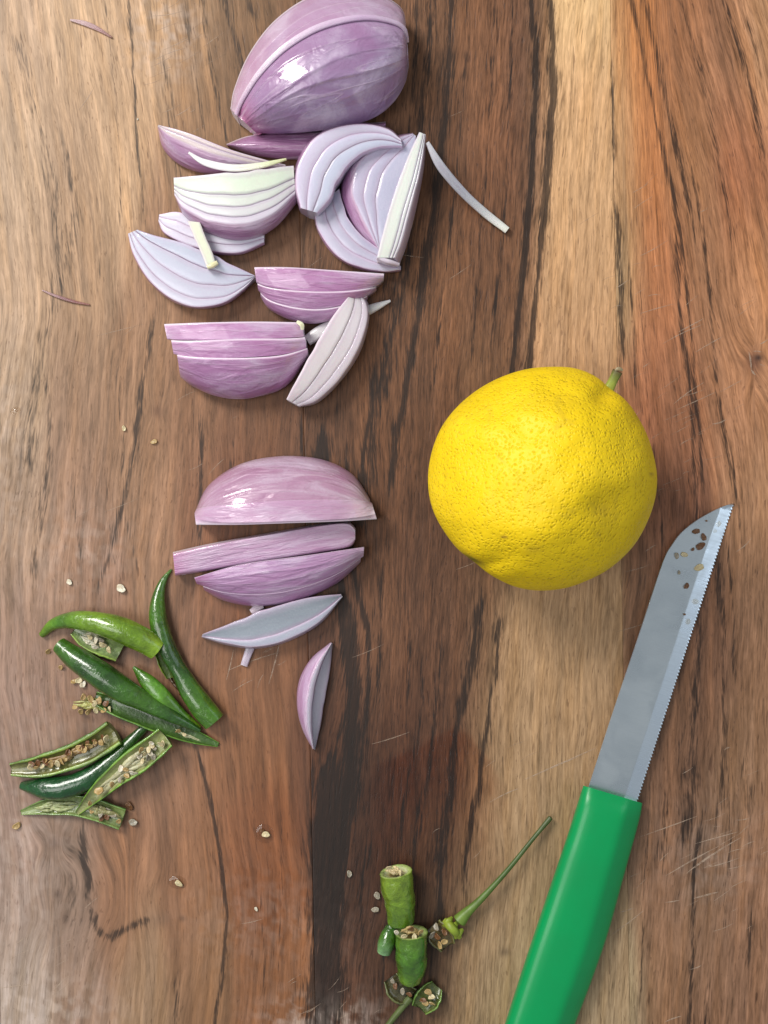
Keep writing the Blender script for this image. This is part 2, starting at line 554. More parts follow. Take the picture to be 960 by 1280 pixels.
# dark veins: list of (y, x), half width, strength
VEINS = [
    ([(0, 520), (120, 516), (300, 492), (420, 470)], 2.4, .5),
    ([(0, 584), (140, 578), (260, 566), (420, 548), (520, 540)], 2.0, .5),
    ([(0, 640), (160, 636), (300, 628), (470, 608)], 2.0, .5),
    ([(500, 376), (560, 376), (640, 378)], 3, .7),
    ([(430, 470), (520, 462), (600, 452), (700, 446)], 4, .75),
    ([(640, 486), (720, 478), (800, 476), (900, 470)], 3, .5),
    ([(760, 556), (860, 548), (960, 536), (1080, 520)], 2.2, .5),
    ([(1060, 490), (1160, 482), (1260, 478)], 2.4, .5),
    ([(960, 530), (1060, 518), (1180, 512)], 3.2, .45),
    ([(0, 132), (80, 140), (200, 150), (330, 148)], 1.8, .4),
    ([(200, 118), (300, 126), (420, 120)], 2.2, .35),
    ([(0, 232), (90, 242), (200, 262), (300, 280)], 2.4, .5),
    ([(560, 130), (680, 140), (760, 160)], 2.0, .4),
    ([(560, 88), (660, 96), (740, 112)], 2.2, .4),
    ([(960, 312), (1080, 322), (1200, 330), (1280, 326)], 1.6, .35),
    ([(980, 350), (1100, 352), (1280, 346)], 1.8, .4),
    ([(120, 834), (240, 860), (340, 872)], 2.0, .6),
    ([(60, 872), (200, 900), (330, 918)], 2.0, .5),
    ([(0, 930), (120, 956)], 2.0, .4),
    ([(330, 800), (470, 806), (640, 826), (760, 836)], 2.0, .4),
    ([(640, 906), (760, 916), (900, 920)], 2.4, .45),
    ([(860, 812), (980, 812), (1100, 806), (1280, 800)], 2.0, .4),
    ([(900, 900), (1000, 912), (1100, 910), (1200, 900)], 2.2, .45),
    ([(0, 565), (100, 560), (240, 545), (340, 530), (420, 518), (540, 497), (640, 486)], 5, .75),
    ([(0, 665), (120, 668), (250, 661), (420, 645), (480, 638), (600, 628)], 4, .85),
    ([(0, 689), (100, 691), (200, 685), (330, 674), (400, 667), (480, 659), (600, 650)], 3.6, .9),
    ([(0, 540), (150, 530), (300, 510), (430, 488), (560, 462), (700, 448)], 8, .5),
    ([(0, 620), (150, 612), (300, 600), (480, 585)], 3, .35),
    ([(520, 404), (640, 408), (760, 432), (850, 442), (950, 437), (1010, 420), (1080, 415), (1200, 398), (1280, 398)], 9, .95),
    ([(540, 432), (700, 440), (800, 461), (900, 456), (960, 450), (1080, 432), (1200, 424)], 3.2, .8),
    ([(930, 420), (1050, 404), (1150, 404), (1300, 398)], 13, 1.0),
    ([(850, 440), (960, 436), (1060, 424), (1180, 416), (1300, 412)], 10, 1.0),
    ([(1020, 470), (1120, 452), (1230, 455)], 4, .45),
    ([(720, 600), (800, 594), (900, 574), (1000, 560), (1090, 552), (1200, 545)], 6, .7),
    ([(740, 624), (830, 620), (950, 602), (1040, 588), (1140, 578)], 4.5, .6),
    ([(800, 530), (900, 525), (1000, 505), (1100, 500)], 2.6, .5),
    ([(700, 500), (800, 512), (900, 508), (980, 500)], 2.4, .4),
    ([(20, 8), (110, 38), (180, 54), (260, 70), (330, 72), (400, 60), (480, 44), (620, 34)], 9, .38),
    ([(150, 78), (260, 92), (330, 84), (420, 60)], 5, .45),
    ([(0, 160), (110, 168), (180, 172), (280, 181)], 1.6, .8),
    ([(0, 188), (60, 200), (150, 216), (280, 228)], 6, .3),
    ([(0, 252), (80, 262), (160, 280), (230, 296)], 4, .55),
    ([(0, 282), (60, 296), (150, 312)], 5, .6),
    ([(0, 312), (60, 330)], 5, .6),
    ([(375, 196), (440, 185), (520, 172), (565, 168), (640, 150), (760, 118)], 4, .65),
    ([(480, 250), (560, 251), (660, 249), (740, 248)], 2.8, .7),
    ([(500, 300), (600, 285), (660, 250)], 5, .3),
    ([(400, 140), (520, 150), (640, 158), (740, 178)], 3, .4),
    ([(440, 54), (560, 62), (680, 46), (760, 40)], 5, .4),
    ([(910, 236), (940, 246), (1000, 262), (1070, 275), (1150, 283), (1210, 279), (1280, 269)], 2.3, .95),
    ([(1000, 104), (1060, 105), (1110, 113), (1150, 118)], 4, .85),
    ([(1140, 112), (1160, 126), (1175, 130)], 6, .8),
    ([(1200, 224), (1280, 221)], 3, .6),
    ([(1020, 88), (1120, 92), (1200, 100)], 9, .3),
    ([(230, 768), (300, 773), (360, 776), (480, 779)], 3, .85),
    ([(60, 764), (180, 767), (260, 770)], 1.6, .6),
    ([(300, 786), (420, 792), (520, 795)], 2.2, .6),
    ([(0, 790), (80, 806), (160, 822), (280, 848), (400, 862), (520, 872), (640, 880)], 3, .7),
    ([(0, 806), (100, 826), (220, 852), (300, 872)], 4, .6),
    ([(260, 842), (380, 850), (470, 860), (560, 868), (640, 866)], 4, .65),
    ([(180, 858), (300, 880), (420, 890), (520, 902), (620, 920), (700, 930)], 3, .55),
    ([(0, 850), (100, 878), (220, 902), (340, 925)], 4, .45),
    ([(0, 905), (60, 925), (140, 944), (230, 957)], 3.4, .6),
    ([(560, 868), (680, 870), (800, 872), (900, 868), (1000, 862), (1080, 848)], 7, .6),
    ([(640, 892), (760, 902), (900, 905), (1000, 900), (1060, 890)], 5, .5),
    ([(900, 930), (1000, 935), (1090, 940)], 5, .4),
    ([(960, 834), (1040, 832), (1120, 822)], 6, .5),
    ([(1000, 880), (1100, 868), (1190, 866), (1280, 862)], 2.6, .75),
    ([(1190, 888), (1280, 882)], 3, .5),
    ([(1120, 942), (1200, 936), (1240, 934)], 2.4, .6),
    ([(800, 880), (900, 858), (980, 842)], 4, .55),
]
JA = [-190.0, -24.0, 369.5, 763.0, 1157.0]
JS = 0.0195


def grain_u(x, y, stave):
    """coordinate across the grain, in drawing units"""
    if stave == 3:
        s = x - (0.24 * np.clip(620 - y, 0, 700) ** 1.25 / 620 ** 0.25) * -1.0 * np.clip((x - 770) / 70, 0.1, 1) * 0.8
        k = np.exp(-(((x - 943) / 26) ** 2 + ((y - 455) / 42) ** 2))
        s = s + k * 26 * np.sign(x - 943) * 0.6 + np.clip(y - 700, 0, 800) * 0.045
    elif stave == 2:
        s = x + 0.055 * y + 26 * np.exp(-((y - 780) / 170) ** 2) * np.exp(-((x - 430) / 60) ** 2) * -1
    else:
        s = x - 0.12 * np.clip(360 - y, -40, 400) * -1.0 + 0.10 * np.clip(y - 380, 0, 320) - 0.13 * np.clip(y - 860, 0, 230) + 0.10 * np.clip(y - 1150, 0, 300)
        for kx, ky, rx, ry, am in ((68, 1055, 26, 30, 22), (66, 1150, 22, 40, 14), (196, 515, 12, 18, 8), (160, 1120, 50, 60, 20)):
            s = s + np.exp(-(((x - kx) / rx) ** 2 + ((y - ky) / ry) ** 2)) * am * np.tanh((x - kx) / 8)
    s = s + 7 * (vn(x / 90, y / 210, 40 + stave) - .5) * 2 + 2.2 * (vn(x / 25, y / 60, 60 + stave) - .5) * 2
    return s


def wood_color(x, y, gu, stave):
    pal = None
    num = np.zeros(x.shape + (3,))
    den = np.zeros(x.shape)
    xw = x + (gu - x - (gu - x).mean()) * 0.0 + 9 * (vn(x / 14, y / 130, 7) - .5) + 5 * (vn(x / 5, y / 70, 9) - .5)
    lo, hi = JA[stave] - 30, JA[stave + 1] + 40
    for px, py, c in WOODPTS:
        if not (lo - 10 <= px <= hi + 10):
            continue
        w = np.exp(-((xw - px) / 26) ** 2 * 0.9 - ((y - py) / 95) ** 2) + 1e-9 / (1 + ((xw - px) / 40) ** 2 + ((y - py) / 120) ** 2)
        num += w[..., None] * lin(c)
        den += w
    c = num / den[..., None]
    # medium grain bands
    b = fbm(gu / 9.0, y / 330.0, 3 + stave, 3)
    c = c * (0.70 + 0.60 * b)[..., None]
    b2 = fbm(gu / 3.6, y / 120.0, 33 + stave, 2)
    c = c * (0.80 + 0.40 * b2)[..., None]
    # pale sapwood strip
    if stave == 2:
        le = rail([(-170, 694), (0, 692), (100, 693), (200, 687), (330, 677), (480, 663), (620, 652), (720, 640), (850, 622), (950, 608), (1050, 597), (1150, 583), (1280, 563), (1450, 540)], 160)
        ex = np.interp(y, le[:, 0], le[:, 1]) + 5 * (vn(x * 0 + 3, y / 34, 14) - .5)
        soft = np.interp(y, [0, 480, 700, 1280], [3.0, 4.0, 9.0, 13.0])
        pal = 1 / (1 + np.exp(-(x - ex) / soft))
        ky = [-170, 0, 120, 250, 400, 560, 750, 900, 1100, 1280, 1450]
        kc = np.array([lin(q) for q in ((196, 164, 126), (196, 164, 126), (188, 152, 118), (176, 142, 110), (168, 134, 104), (158, 125, 98), (154, 126, 98), (146, 120, 94), (140, 117, 93), (146, 127, 104), (146, 127, 104))])  # strip darkens downward, light falloff partly put into its colour
        pc = np.stack([np.interp(y, ky, kc[:, q]) for q in range(3)], -1)
        tint = 0.9 + .22 * fbm(gu / 12, y / 160, 90)
        pc = pc * tint[..., None]
        c = c * (1 - pal)[..., None] + pc * pal[..., None]
    VM = np.zeros(x.shape)
    for pts, w, s in VEINS:
        ys = np.array([p[0] for p in pts], float)
        xs = np.array([p[1] for p in pts], float)
        ry = rail([(a, b_) for a, b_ in pts], 120)
        xv = np.interp(y, ry[:, 0], ry[:, 1]) + 2.5 * (vn(y / 30, y * 0 + w, 5) - .5) * min(w, 4) / 3
        d = (x - xv)
        ww = w * (0.55 + 0.9 * vn(y / 46, y * 0 + xs[0] * .1, 8))
        top = ys[0] if ys[0] > 0 else -400
        bot = ys[-1] if ys[-1] < 1280 else 1700
        fade = np.clip((y - top) / 45, 0, 1) * np.clip((bot - y) / 45, 0, 1)
        m = np.exp(-(d / ww) ** 2) * fade * s
        halo = np.exp(-(d / (ww * 2.6 + 3)) ** 2) * fade * s * 0.30
        VM = np.maximum(VM, np.clip(m + halo, 0, 1))
    c = c * np.array(((1.2, 1.2, 1.1), (1.27, 1.20, 1.08), (1.12, 1.06, .93), (1.12, 1.08, .97))[stave])
    if stave <= 1:      # greyer, paler wood on the left, some of the sheen put in its colour
        lum = (c @ np.array([.3, .55, .15]))[..., None]
        gk = np.interp(x, [0, 120, 330], [.34, .22, .0])[..., None]
        c = c + (lum * np.array([1.06, 1.0, .90]) - c) * gk
        c = c * (1 + .10 * gk / .34)
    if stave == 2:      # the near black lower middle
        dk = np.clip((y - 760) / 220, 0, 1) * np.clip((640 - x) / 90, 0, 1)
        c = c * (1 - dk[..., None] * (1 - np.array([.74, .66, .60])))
    FB = np.ones(x.shape) if pal is None else 1 - .38 * pal
    return c, VM * (.8, .84, 1.0, .82)[stave], FB


def blob(x, y, cx, cy, rx, ry, p=2):
    return np.exp(-(((x - cx) / rx) ** 2 + ((y - cy) / ry) ** 2) ** (p / 2))


def make_board():
    root = thing("cutting_board", "brown striped wooden cutting board under all the food, scratched and stained", "cutting board", (480, 640, -75))
    y0, y1 = -170.0, 1450.0
    for k in range(4):
        step = 2.1 if k in (1, 2, 3) else 8
        nx = int((JA[k + 1] - JA[k]) / step)
        ny = int((y1 - y0) / (2.4 if k else 10))
        ly = np.linspace(y0, y1, ny)
        lx = np.linspace(0, 1, nx)
        wdt = JA[k + 1] - JA[k]
        # inset edges so a hairline joint stays open
        fx = np.concatenate([[0.10 / wdt, 0.10 / wdt, 0.7 / wdt], lx[1:-1], [1 - 0.7 / wdt, 1 - 0.10 / wdt, 1 - 0.10 / wdt]])
        hz = np.zeros(len(fx))
        hz[[0, -1]] = -75
        hz[[1, -2]] = -0.35
        X = JA[k] + fx[None, :] * wdt + JS * ly[:, None]
        Y = np.repeat(ly[:, None], len(fx), 1)
        Z = np.repeat(hz[None], ny, 0)
        gu = grain_u(X, Y, k if k else 1)
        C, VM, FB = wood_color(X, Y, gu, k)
        R = np.ones(X.shape)
        # knots
        for cx, cy, rx, ry, col, s in ((943, 452, 11, 15, (92, 58, 46), .75), (948, 447, 5, 4, (40, 28, 24), .9), (197, 514, 6, 9, (78, 52, 38), .7),
                                       (68, 1054, 8, 7, (84, 62, 52), .5), (72, 1118, 5, 6, (70, 52, 44), .6), (82, 1148, 4, 6, (66, 48, 40), .6),
                                       (632, 1190, 7, 5, (88, 70, 56), .6), (200, 1150, 12, 10, (84, 66, 54), .4), (228, 1148, 4, 4, (50, 36, 28), .5)):
            m = blob(X, Y, cx, cy, rx, ry) * s
            C = C * (1 - m[..., None]) + lin(col) * m[..., None]
        # branch of the dark vein, lower left
        bx = rail([(112, 1120), (116, 1145), (126, 1166), (142, 1168), (160, 1160), (184, 1150)], 44)
        d = np.min(np.stack([(X - a) ** 2 + (Y - b) ** 2 for a, b in bx]), 0) ** .5 if k == 1 else np.full(X.shape, 99.)
        m = np.exp(-(d / (4 + 6 * fbm(X / 14, Y / 14, 92))) ** 2) * .62 * (0.4 + 1.1 * fbm(X / 5, Y / 5, 91))
        m = np.clip(m, 0, 1)
        VM = np.maximum(VM, m)
        # juice that has soaked in
        e = 14 * (fbm(X / 30, Y / 30, 21) - .5) * 2
        tpw = np.interp(X, [440, 470, 500, 540, 565, 590, 612, 640], [1010, 955, 938, 925, 912, 922, 950, 1010]) + e * .6
        wet = 1 / (1 + np.exp(-(Y - tpw) / 2.5)) * np.clip(1 - (Y - tpw) / 190, 0, 1) ** .7 / (1 + np.exp((np.abs(X - 540 + e) - 72) / 7)) * (.55 + .6 * fbm(X / 12, Y / 60, 23))
        wet2 = 1 / (1 + np.exp(-(1.0 - (((X - 330 + e) / 58) ** 2 + ((Y - 1075 + e) / 95) ** 2)) * 4)) * .4
        wm = np.clip(np.maximum(wet, wet2), 0, 1)
        C = C * (1 - wm[..., None] * (1 - np.array([.74, .50, .36])))
        R = R - 0.55 * wm
        # dried film of starch and wear, pale; left-edge patches also paint in sheen
        n1 = fbm(X / 9, Y / 9, 51, 4)
        for cx, cy, rx, ry, s in ((400, 1275, 60, 28, .65), (40, 1265, 80, 40, .55), (205, 40, 40, 55, .45), (100, 690, 60, 60, .20), (20, 1100, 50, 130, .22), (10, 560, 26, 140, .18), (330, 1150, 90, 60, .12), (60, 950, 70, 120, .10), (890, 1075, 70, 60, .12)):
            m = blob(X, Y, cx, cy, rx, ry) * s * np.clip((n1 - .36) * 3.6, 0, 1)
            C = C * (1 - m[..., None]) + lin((186, 170, 160)) * m[..., None]
            R = R + 0.3 * m
        R = np.clip(R + .3 * (fbm(X / 60, Y / 60, 77) - .5), 0.3, 1.3)
        mb = MB()
        V = np.stack([(X - 480) * PX, (640 - Y) * PX, Z * PX], -1)
        M = len(fx)
        i, j = np.meshgrid(np.arange(ny - 1), np.arange(M - 1), indexing='ij')
        q = np.stack([i * M + j, (i + 1) * M + j, (i + 1) * M + j + 1, i * M + j + 1], -1).reshape(-1, 4)
        f = q.tolist()
        # end faces
        f.append(tuple(range(M)))
        f.append(tuple(reversed(range((ny - 1) * M, ny * M))))
        f.append((0, (ny - 1) * M, ny * M - 1, M - 1)[::-1])
        G = np.stack([gu * 0.01, Y * 0.01, np.full(X.shape, float(k))], -1)
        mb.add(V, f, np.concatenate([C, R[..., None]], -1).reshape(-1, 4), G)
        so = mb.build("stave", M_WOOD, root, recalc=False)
        va = so.data.attributes.new("vein", 'FLOAT_VECTOR', 'POINT')
        fb = np.full(X.shape, (.50, .58, .92, .62)[k])
        if k == 1:
            fb = fb * np.interp(Y, [300, 500, 1000], [.85, 1.0, .55]) * (0.7 + .6 * fbm(X / 50, Y / 50, 19))
        fb = fb * FB
        va.data.foreach_set("vector", np.stack([VM, fb, fb * 0], -1).astype(np.float32).ravel())
    return root


board = make_board()

# knife marks: thin raised fibres on the board
SCR = [((655, 975), (745, 935), 1.3), ((612, 1003), (650, 985), .8), ((815, 560), (790, 578), 1.0), ((848, 415), (880, 398), .8), ((870, 440), (905, 420), .8),
       ((828, 430), (880, 405), .7), ((842, 505), (880, 478), .8), ((846, 512), (895, 490), .7), ((890, 530), (908, 524), 1.2), ((850, 556), (866, 548), .8),
       ((800, 392), (842, 380), .7), ((835, 1120), (925, 1037), .0), ((832, 1095), (898, 1058), 1.1), ((868, 1085), (926, 1047), 1.3), ((858, 1092), (900, 1062), 1.0),
       ((868, 1055), (922, 1040), .9), ((830, 1128), (850, 1125), 1.0), ((867, 1123), (898, 1115), 1.4), ((862, 1212), (878, 1206), .9), ((797, 1047), (872, 1020), .8),
       ((762, 1170), (805, 1138), .9), ((775, 1140), (792, 1135), 1.1), ((880, 1085), (925, 1072), .8), ((920, 1025), (938, 1022), .7), ((830, 1278), (852, 1270), 1.0),
       ((190, 20), (228, 14), .9), ((195, 74), (232, 60), 1.0), ((205, 62), (240, 46), .8), ((188, 84), (215, 70), .7), ((98, 138), (118, 108), .8),
       ((217, 146), (240, 132), .7), ((350, 800), (336, 855), 1.0), ((285, 838), (350, 815), .9), ((292, 812), (283, 850), .8), ((330, 842), (322, 860), .6),
       ((65, 1240), (84, 1222), 1.0), ((0, 1235), (40, 1230), .8), ((20, 1180), (30, 1172), .8), ((300, 1155), (330, 1148), .6), ((480, 805), (440, 822), .5), ((512, 915), (465, 930), .7),
       ((500, 318), (530, 322), .7), ((785, 350), (770, 360), .8), ((800, 320), (835, 300), .6), ((700, 268), (690, 280), .0), ((920, 690), (940, 672), .8),
       ((780, 850), (830, 836), .7), ((905, 938), (915, 934), 1.0), ((950, 430), (960, 424), 1.2), ((770, 790), (830, 770), .6), ((806, 690), (822, 680), .8), ((780, 715), (815, 705), .6),
       ((936, 440), (939, 462), 1.4), ((939, 462), (945, 469), 1.4), ((942, 439), (952, 440), 1.0), ((950, 455), (957, 457), 1.0),
       ((560, 350), (590, 330), .5), ((600, 700), (570, 712), .5), ((130, 640), (175, 622), .5), ((120, 420), (180, 405), .5)]
r2 = random.Random(4)
for cx, cy, sx, sy, nn in ((850, 480, 60, 110, 34), (880, 1075, 50, 50, 26), (820, 330, 40, 60, 10), (215, 60, 25, 40, 14), (60, 1230, 50, 40, 14), (400, 1262, 40, 18, 12), (320, 830, 30, 30, 8), (640, 1000, 60, 60, 6), (120, 500, 80, 160, 10), (480, 400, 80, 200, 8)):
    for _ in range(nn):
        x, y = r2.gauss(cx, sx), r2.gauss(cy, sy)
        l, an = r2.uniform(8, 34), math.radians(r2.gauss(27, 9))
        SCR.append(((x, y), (x + l * math.cos(an), y - l * math.sin(an)), r2.uniform(.25, .6)))
mb = MB()
for a, b, w in SCR:
    if w <= 0:
        continue
    n = 9
    a, b = np.array(a, float), np.array(b, float)
    d = (b - a) / np.linalg.norm(b - a)
    s = np.array([-d[1], d[0]])
    bow = rnd.uniform(-1.5, 1.5)
    S = []
    for i in range(n):
        t = i / (n - 1)
        c = a + (b - a) * t + s * bow * math.sin(math.pi * t)
        ww = w * 0.75 * (0.25 + math.sin(math.pi * t) * rnd.uniform(.6, 1))
        S.append([P(*(c - s * ww), .05), P(*c, .32), P(*(c + s * ww), .05)])
    mb.loft(np.array(S), lin((192, 170, 150)), cap=False, closed=False)
o = mb.build("knife_scratches", M_SCR, board, recalc=False)
o["kind"] = "stuff"

# ------------------------------------------------------------------ onion pieces
GRP = "cut pieces of red onion"
C_SKIN = lin((172, 124, 166))
C_SKIN_D = lin((150, 92, 142))
C_FLESH = lin((222, 214, 224))
C_GREY = lin((186, 190, 206))
C_EDGE = lin((228, 216, 226))
C_LINE = lin((190, 168, 192))
C_WHITE = lin((226, 230, 220))


def lerp(a, b, t):
    return a + (b - a) * t


def mute(c):
    c = np.asarray(c, float)
    y = c @ np.array([.3, .55, .15])
    return (y + (c - y) * .90) * 1.0


def cutwedge(parent, outer, inner, fr, h_out, h_in, skin=None, zb=0.0, hs=6.0, skincol=C_SKIN, flesh=C_FLESH,
             inner_col=None, dish=0.0, n=44, taper=(0.55, 0.5), jit=1.0, linecol=C_LINE, hs_drop=None, recess=None, names="layer"):
    """piece lying with its cut face up: one closed solid for each layer"""
    skincol = mute(skincol)
    u = np.linspace(0, 1, n)
    O, I = rail(outer, n), rail(inner, n)
    q0 = rnd.uniform(0, 50)
    env = np.sin(np.pi * u)[:, None] * min(1.0, np.linalg.norm(O - I, axis=1).max() / 60)
    O = O + env * np.stack([vn(u * 9 + q0, u * 0 + 1, 3) - .5, vn(u * 9 + q0, u * 0 + 5, 3) - .5], 1) * 2.2
    I = I + env * np.stack([vn(u * 11 + q0, u * 0 + 9, 3) - .5, vn(u * 11 + q0, u * 0 + 13, 3) - .5], 1) * 2.6
    Sk = rail(skin, n) if skin is not None else None
    tp = taper[0] + (1 - taper[0]) * np.sin(np.pi * np.clip(u, 0.02, .98)) ** taper[1]
    L = np.sum(np.linalg.norm(np.diff(O[:, :2], axis=0), axis=1))
    wid = np.linalg.norm(O - I, axis=1)
    obs = []
    for k in range(len(fr) - 1):
        f0, f1 = fr[k], fr[k + 1]
        gap = np.minimum(0.07 / np.maximum(wid, 1e-3), 0.15 * (f1 - f0))
        wv = lambda kk: .03 * (vn(u * 5 + q0 + kk * 7, u * 0 + kk, 8) - .5) + .07 * (vn(u * 1.6 + q0, u * 0 + kk + .5, 4) - .5)
        wob = wv(k)
        g0 = f0 + (gap + wob * (k > 0))
        g1 = f1 - (gap - wv(k + 1) * (k < len(fr) - 2))
        dj = rnd.uniform(-.9, .9) * jit
        rc = 0 if recess is None else recess[k]

        def top(f, extra=0):
            xy = O + (I - O) * np.asarray(f)[:, None]
            h = (lerp(h_out, h_in, f) - dish * np.sin(np.pi * np.clip(f, 0, 1))) * tp + zb + dj + extra - rc
            return np.concatenate([xy[:, :2], h[:, None]], 1)
        ring, col, gg = [], [], []
        fl = flesh if (inner_col is None or k == 0) else lerp(flesh, inner_col, min(1, k / max(1, len(fr) - 2)))

        def put(pt, c, a, v):
            ring.append(PA(pt) if pt.shape[1] == 3 else pt)
            cc = np.tile(np.append(c, a), (n, 1))
            col.append(cc)
            gg.append(np.stack([u * L * 0.012, np.full(n, v), np.full(n, k * 3.7)], 1))
        m = 7
        sub = np.linspace(0, 1, m)
        rr = np.minimum(0.8 / np.maximum(wid * (f1 - f0), 1), .2)   # rounded top corners
        put(top(g0, -.55), linecol if k else lerp(skincol, C_EDGE, .5), .4, f0)
        for j, sv in enumerate(sub):
            f = g0 + (g1 - g0) * (rr + (1 - 2 * rr) * sv)
            base = lerp(linecol, fl, .6) if (j in (0, m - 1)) else fl
            if 0 < j < m - 1:
                base = fl * (1.05 - .15 * sv)
            if j == m - 2:
                base = lerp(C_LINE, base, .75)
            put(top(f, 0.35 * math.sin(math.pi * sv)), base, 0.0, f0 + (f1 - f0) * sv)
        put(top(g1, -.55), linecol, .3, f1)
        Tin = PA(top(g1, -1.0))
        Tout = PA(top(g0, -1.0))
        bi = Tin.copy()
        bi[:, 2] = (zb + 0.4) * PX
        put2 = lambda w, c, a, v: (ring.append(w), col.append(np.tile(np.append(c, a), (n, 1))), gg.append(np.stack([u * L * 0.012, np.full(n, v), np.full(n, k * 3.7)], 1)))
        put2(lerp(Tin, bi, .5), lerp(fl, linecol, .4), .2, f1 + .1)
        put2(bi, fl, .2, f1 + .2)
        if k == 0 and Sk is not None:
            hsv = np.full(n, hs) * (0.6 + 0.4 * tp)
            Hh = top(g0)[:, 2]
            hsv = np.minimum(hsv + zb, Hh - 1)
            sk3 = np.concatenate([Sk[:, :2], hsv[:, None]], 1)
            under = PA(sk3).copy()
            under = lerp(under, PA(np.concatenate([O[:, :2], hsv[:, None]], 1)), 0.35)
            under[:, 2] = (zb + 0.4) * PX
            put2(under, skincol * .8, 1, -1.2)
            a3 = top(g0, -1.2)
            cpt = np.concatenate([lerp(a3[:, :2], Sk[:, :2], .75), (hsv + (a3[:, 2] - hsv) * .72)[:, None]], 1)
            bz = np.linspace(0, 1, 11)
            for b in bz[:-1]:
                q = (1 - b) ** 2 * sk3 + 2 * b * (1 - b) * cpt + b * b * a3
                put(q, lerp(skincol, lerp(skincol, C_EDGE, .35), b ** 4), 1.0, -1 + b)
        else:
            bo = Tout.copy()
            bo[:, 2] = (zb + 0.4) * PX
            put2(bo, lerp(fl, skincol, .5 if k == 0 else .2), .3, f0 - .2)
            put2(lerp(bo, Tout, .5), lerp(fl, skincol, .6 if k == 0 else .2), .5, f0 - .1)
            put2(lerp(bo, Tout, .9), lerp(fl, skincol, .5 if k == 0 else .2), .5, f0 - .05)
        S = np.stack(ring, 1)
        C = np.stack(col, 1)
        G = np.stack(gg, 1)
        mb = MB()
        mb.loft(S, C, G)
        obs.append(mb.build(names, M_ONION, parent))
    return obs


